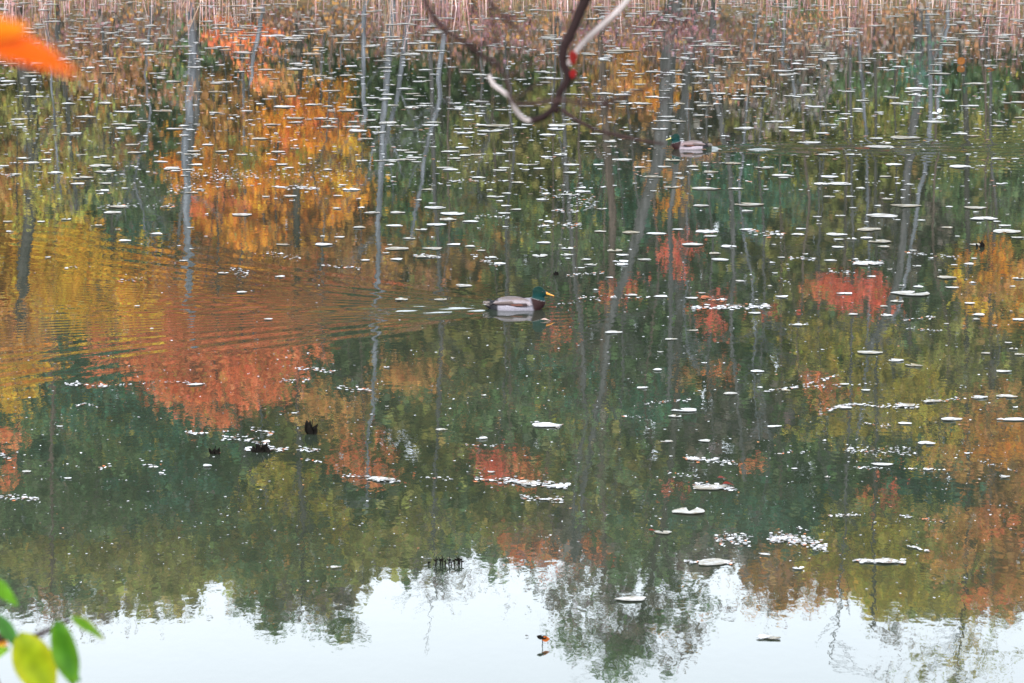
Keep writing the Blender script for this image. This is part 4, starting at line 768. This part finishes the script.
mb.build('red_leaf', M_HEADF, root, org)
mb = MB()                                                    # the blurred tangle nearer the lens, one spray
D2 = 4.3
Qs = npath([(405, -60), (420, -10), (440, 25), (463, 42), (480, 54), (498, 66), (507, 82), (512, 102), (530, 104), (560, 100), (600, 104), (645, 88), (668, 70)], D2, 6, 3, mb)
npath([(470, -60), (490, 0), (510, 22), (524, 36)], D2, 5, 3, mb); npath([(485, -40), (492, 20), (500, 50), (498, 66)], D2, 3, 2.5, mb); npath([(480, 54), (462, 82), (474, 100), (500, 102)], D2, 2.5, 2, mb)
npath([(507, 78), (522, 68), (535, 62)], D2, 3, 2, mb); npath([(460, 40), (448, 28), (458, 10)], D2, 3, 2, mb); npath([(463, 42), (486, 44), (503, 34), (512, 18)], D2, 2.5, 1.5, mb); npath([(512, 100), (540, 84), (560, 80)], D2, 2.5, 1.5, mb); npath([(600, 104), (622, 112), (648, 108), (676, 92)], D2, 2.5, 1.5, mb); npath([(440, 25), (452, 60), (446, 96), (462, 118)], D2, 2.5, 1.5, mb)
mb.build('blurred_twigs', TW, root, org)
mb = MB(); a = near(470, -60, D2); npath([(405, -60), (470, -60)], D2, 5, 6, mb); mb.tube(smooth_path([tuple(a), (.3, 4.9, 4.9), (.9, 5.6, 5.35), (1.5, 6.1, 5.6)], 6), [.006 + .0012 * k for k in range(19)], 7); mb.build('side_limb', TW, root, org)

# shrub at the lower left corner
gzz = float(ground_z(-1.6, 4.3)); root = empty('green_shrub', (-1.3, 4.4, gzz)); org = np.array(root.location); tag(root, 'near shrub with blurred yellow green leaves at the lower left corner', 'shrub')
mb = MB(); mb.tube(smooth_path([(-1.3, 4.4, gzz - .2), (-1.25, 4.4, 1.9), (-1.1, 4.4, 2.35), tuple(near(-60, 700, 4.4)), tuple(near(-5, 640, 4.4)), tuple(near(20, 640, 4.4)), tuple(near(45, 632, 4.4)), tuple(near(70, 618, 4.4))], 5), [.016 - .0004 * k for k in range(36)], 7)
mb.build('stem', TW, root, org)
mb = MB(); mb.tube(smooth_path([tuple(near(-60, 700, 4.4)), tuple(near(-30, 640, 4.4)), tuple(near(-10, 585, 4.4)), tuple(near(-5, 582, 4.4))], 5), [.004] * 16, 6); mb.tube([near(-20, 655, 4.4), near(-5, 675, 4.4), near(5, 700, 4.4)], [.003, .003, .002], 6); mb.build('side_stem', TW, root, org)
def nleaf(p1, p2, wpx, c, c2, D_, nrm=(.2, -1, .3), curl=.1, nm='leaf'):
    a_ = near(*p1, D_); b_ = near(*p2, D_); L = (b_ - a_).length; mb = MB(); leaf_mesh(mb, a_, b_ - a_, nrm, L, wpx * D_ / F, c, c2, curl=curl, n=14); return mb.build(nm, M_HEADF, root, org)
nleaf((20, 632), (52, 700), 42, (.20, .27, .006), (.34, .27, .008), 4.3, (.1, -1, .2), .05)
nleaf((57, 620), (78, 684), 32, (.035, .125, .006), (.11, .19, .01), 4.2, (-.5, -1, .3), -.12)
nleaf((56, 640), (80, 682), 15, (.03, .13, .02), (.05, .16, .02), 4.25, (.9, -.7, .2), .0)
nleaf((70, 616), (106, 637), 13, (.07, .20, .008), (.26, .22, .015), 4.4, (.0, -.5, 1), .1)
nleaf((-14, 578), (20, 604), 17, (.09, .23, .008), (.08, .20, .008), 4.4, (.0, -.6, 1), .1)
nleaf((-8, 612), (24, 652), 16, (.04, .13, .02), (.05, .15, .02), 4.35, (.4, -.7, .6), .05)
nleaf((-12, 634), (8, 645), 12, (.6, .25, .02), (.6, .2, .02), 4.4, (.1, -1, .3), .05)
nleaf((-30, 660), (10, 648), 16, (.14, .30, .01), (.2, .3, .01), 4.5, (.1, -1, .3), .05)

# sapling holding the orange leaf
root = empty('maple_sapling', (-1.25, 2.3, float(ground_z(-1.25, 2.3)))); org = np.array(root.location); tag(root, 'near maple sapling holding one blurred bright orange leaf at the upper left', 'sapling')
mb = MB(); mb.tube(smooth_path([(-1.25, 2.3, org[2] - .2), (-1.2, 2.3, 3.0), (-1.1, 2.3, 4.2), (-1.05, 2.3, 4.9)], 6), [.02 - .0007 * k for k in range(19)], 8)
mb.tube(smooth_path([(-1.12, 2.3, 4.0), (-.8, 2.3, 4.05), tuple(near(-90, 14, 1.95)), tuple(near(-45, 30, 1.95))], 5), [.008 - .0004 * k for k in range(16)], 7); mb.build('trunk', TW, root, org)
mb = MB(); D_ = 1.95
A = near(-45, 30, D_)
for tipx, tipy, wd in [(78, 70, 24), (62, 56, 30), (30, 26, 24), (12, 20, 20), (8, 52, 24), (40, 58, 26)]:
    b_ = near(tipx, tipy, D_); leaf_mesh(mb, A, b_ - A, (.1, -1, .55), (b_ - A).length, wd * D_ / F, (.74, .22, .002) if tipx < 50 else (.60, .085, .002), (.60, .12, .002), curl=.06, n=12, fold=.1)
mb.build('orange_leaf', M_HEADF, root, org)
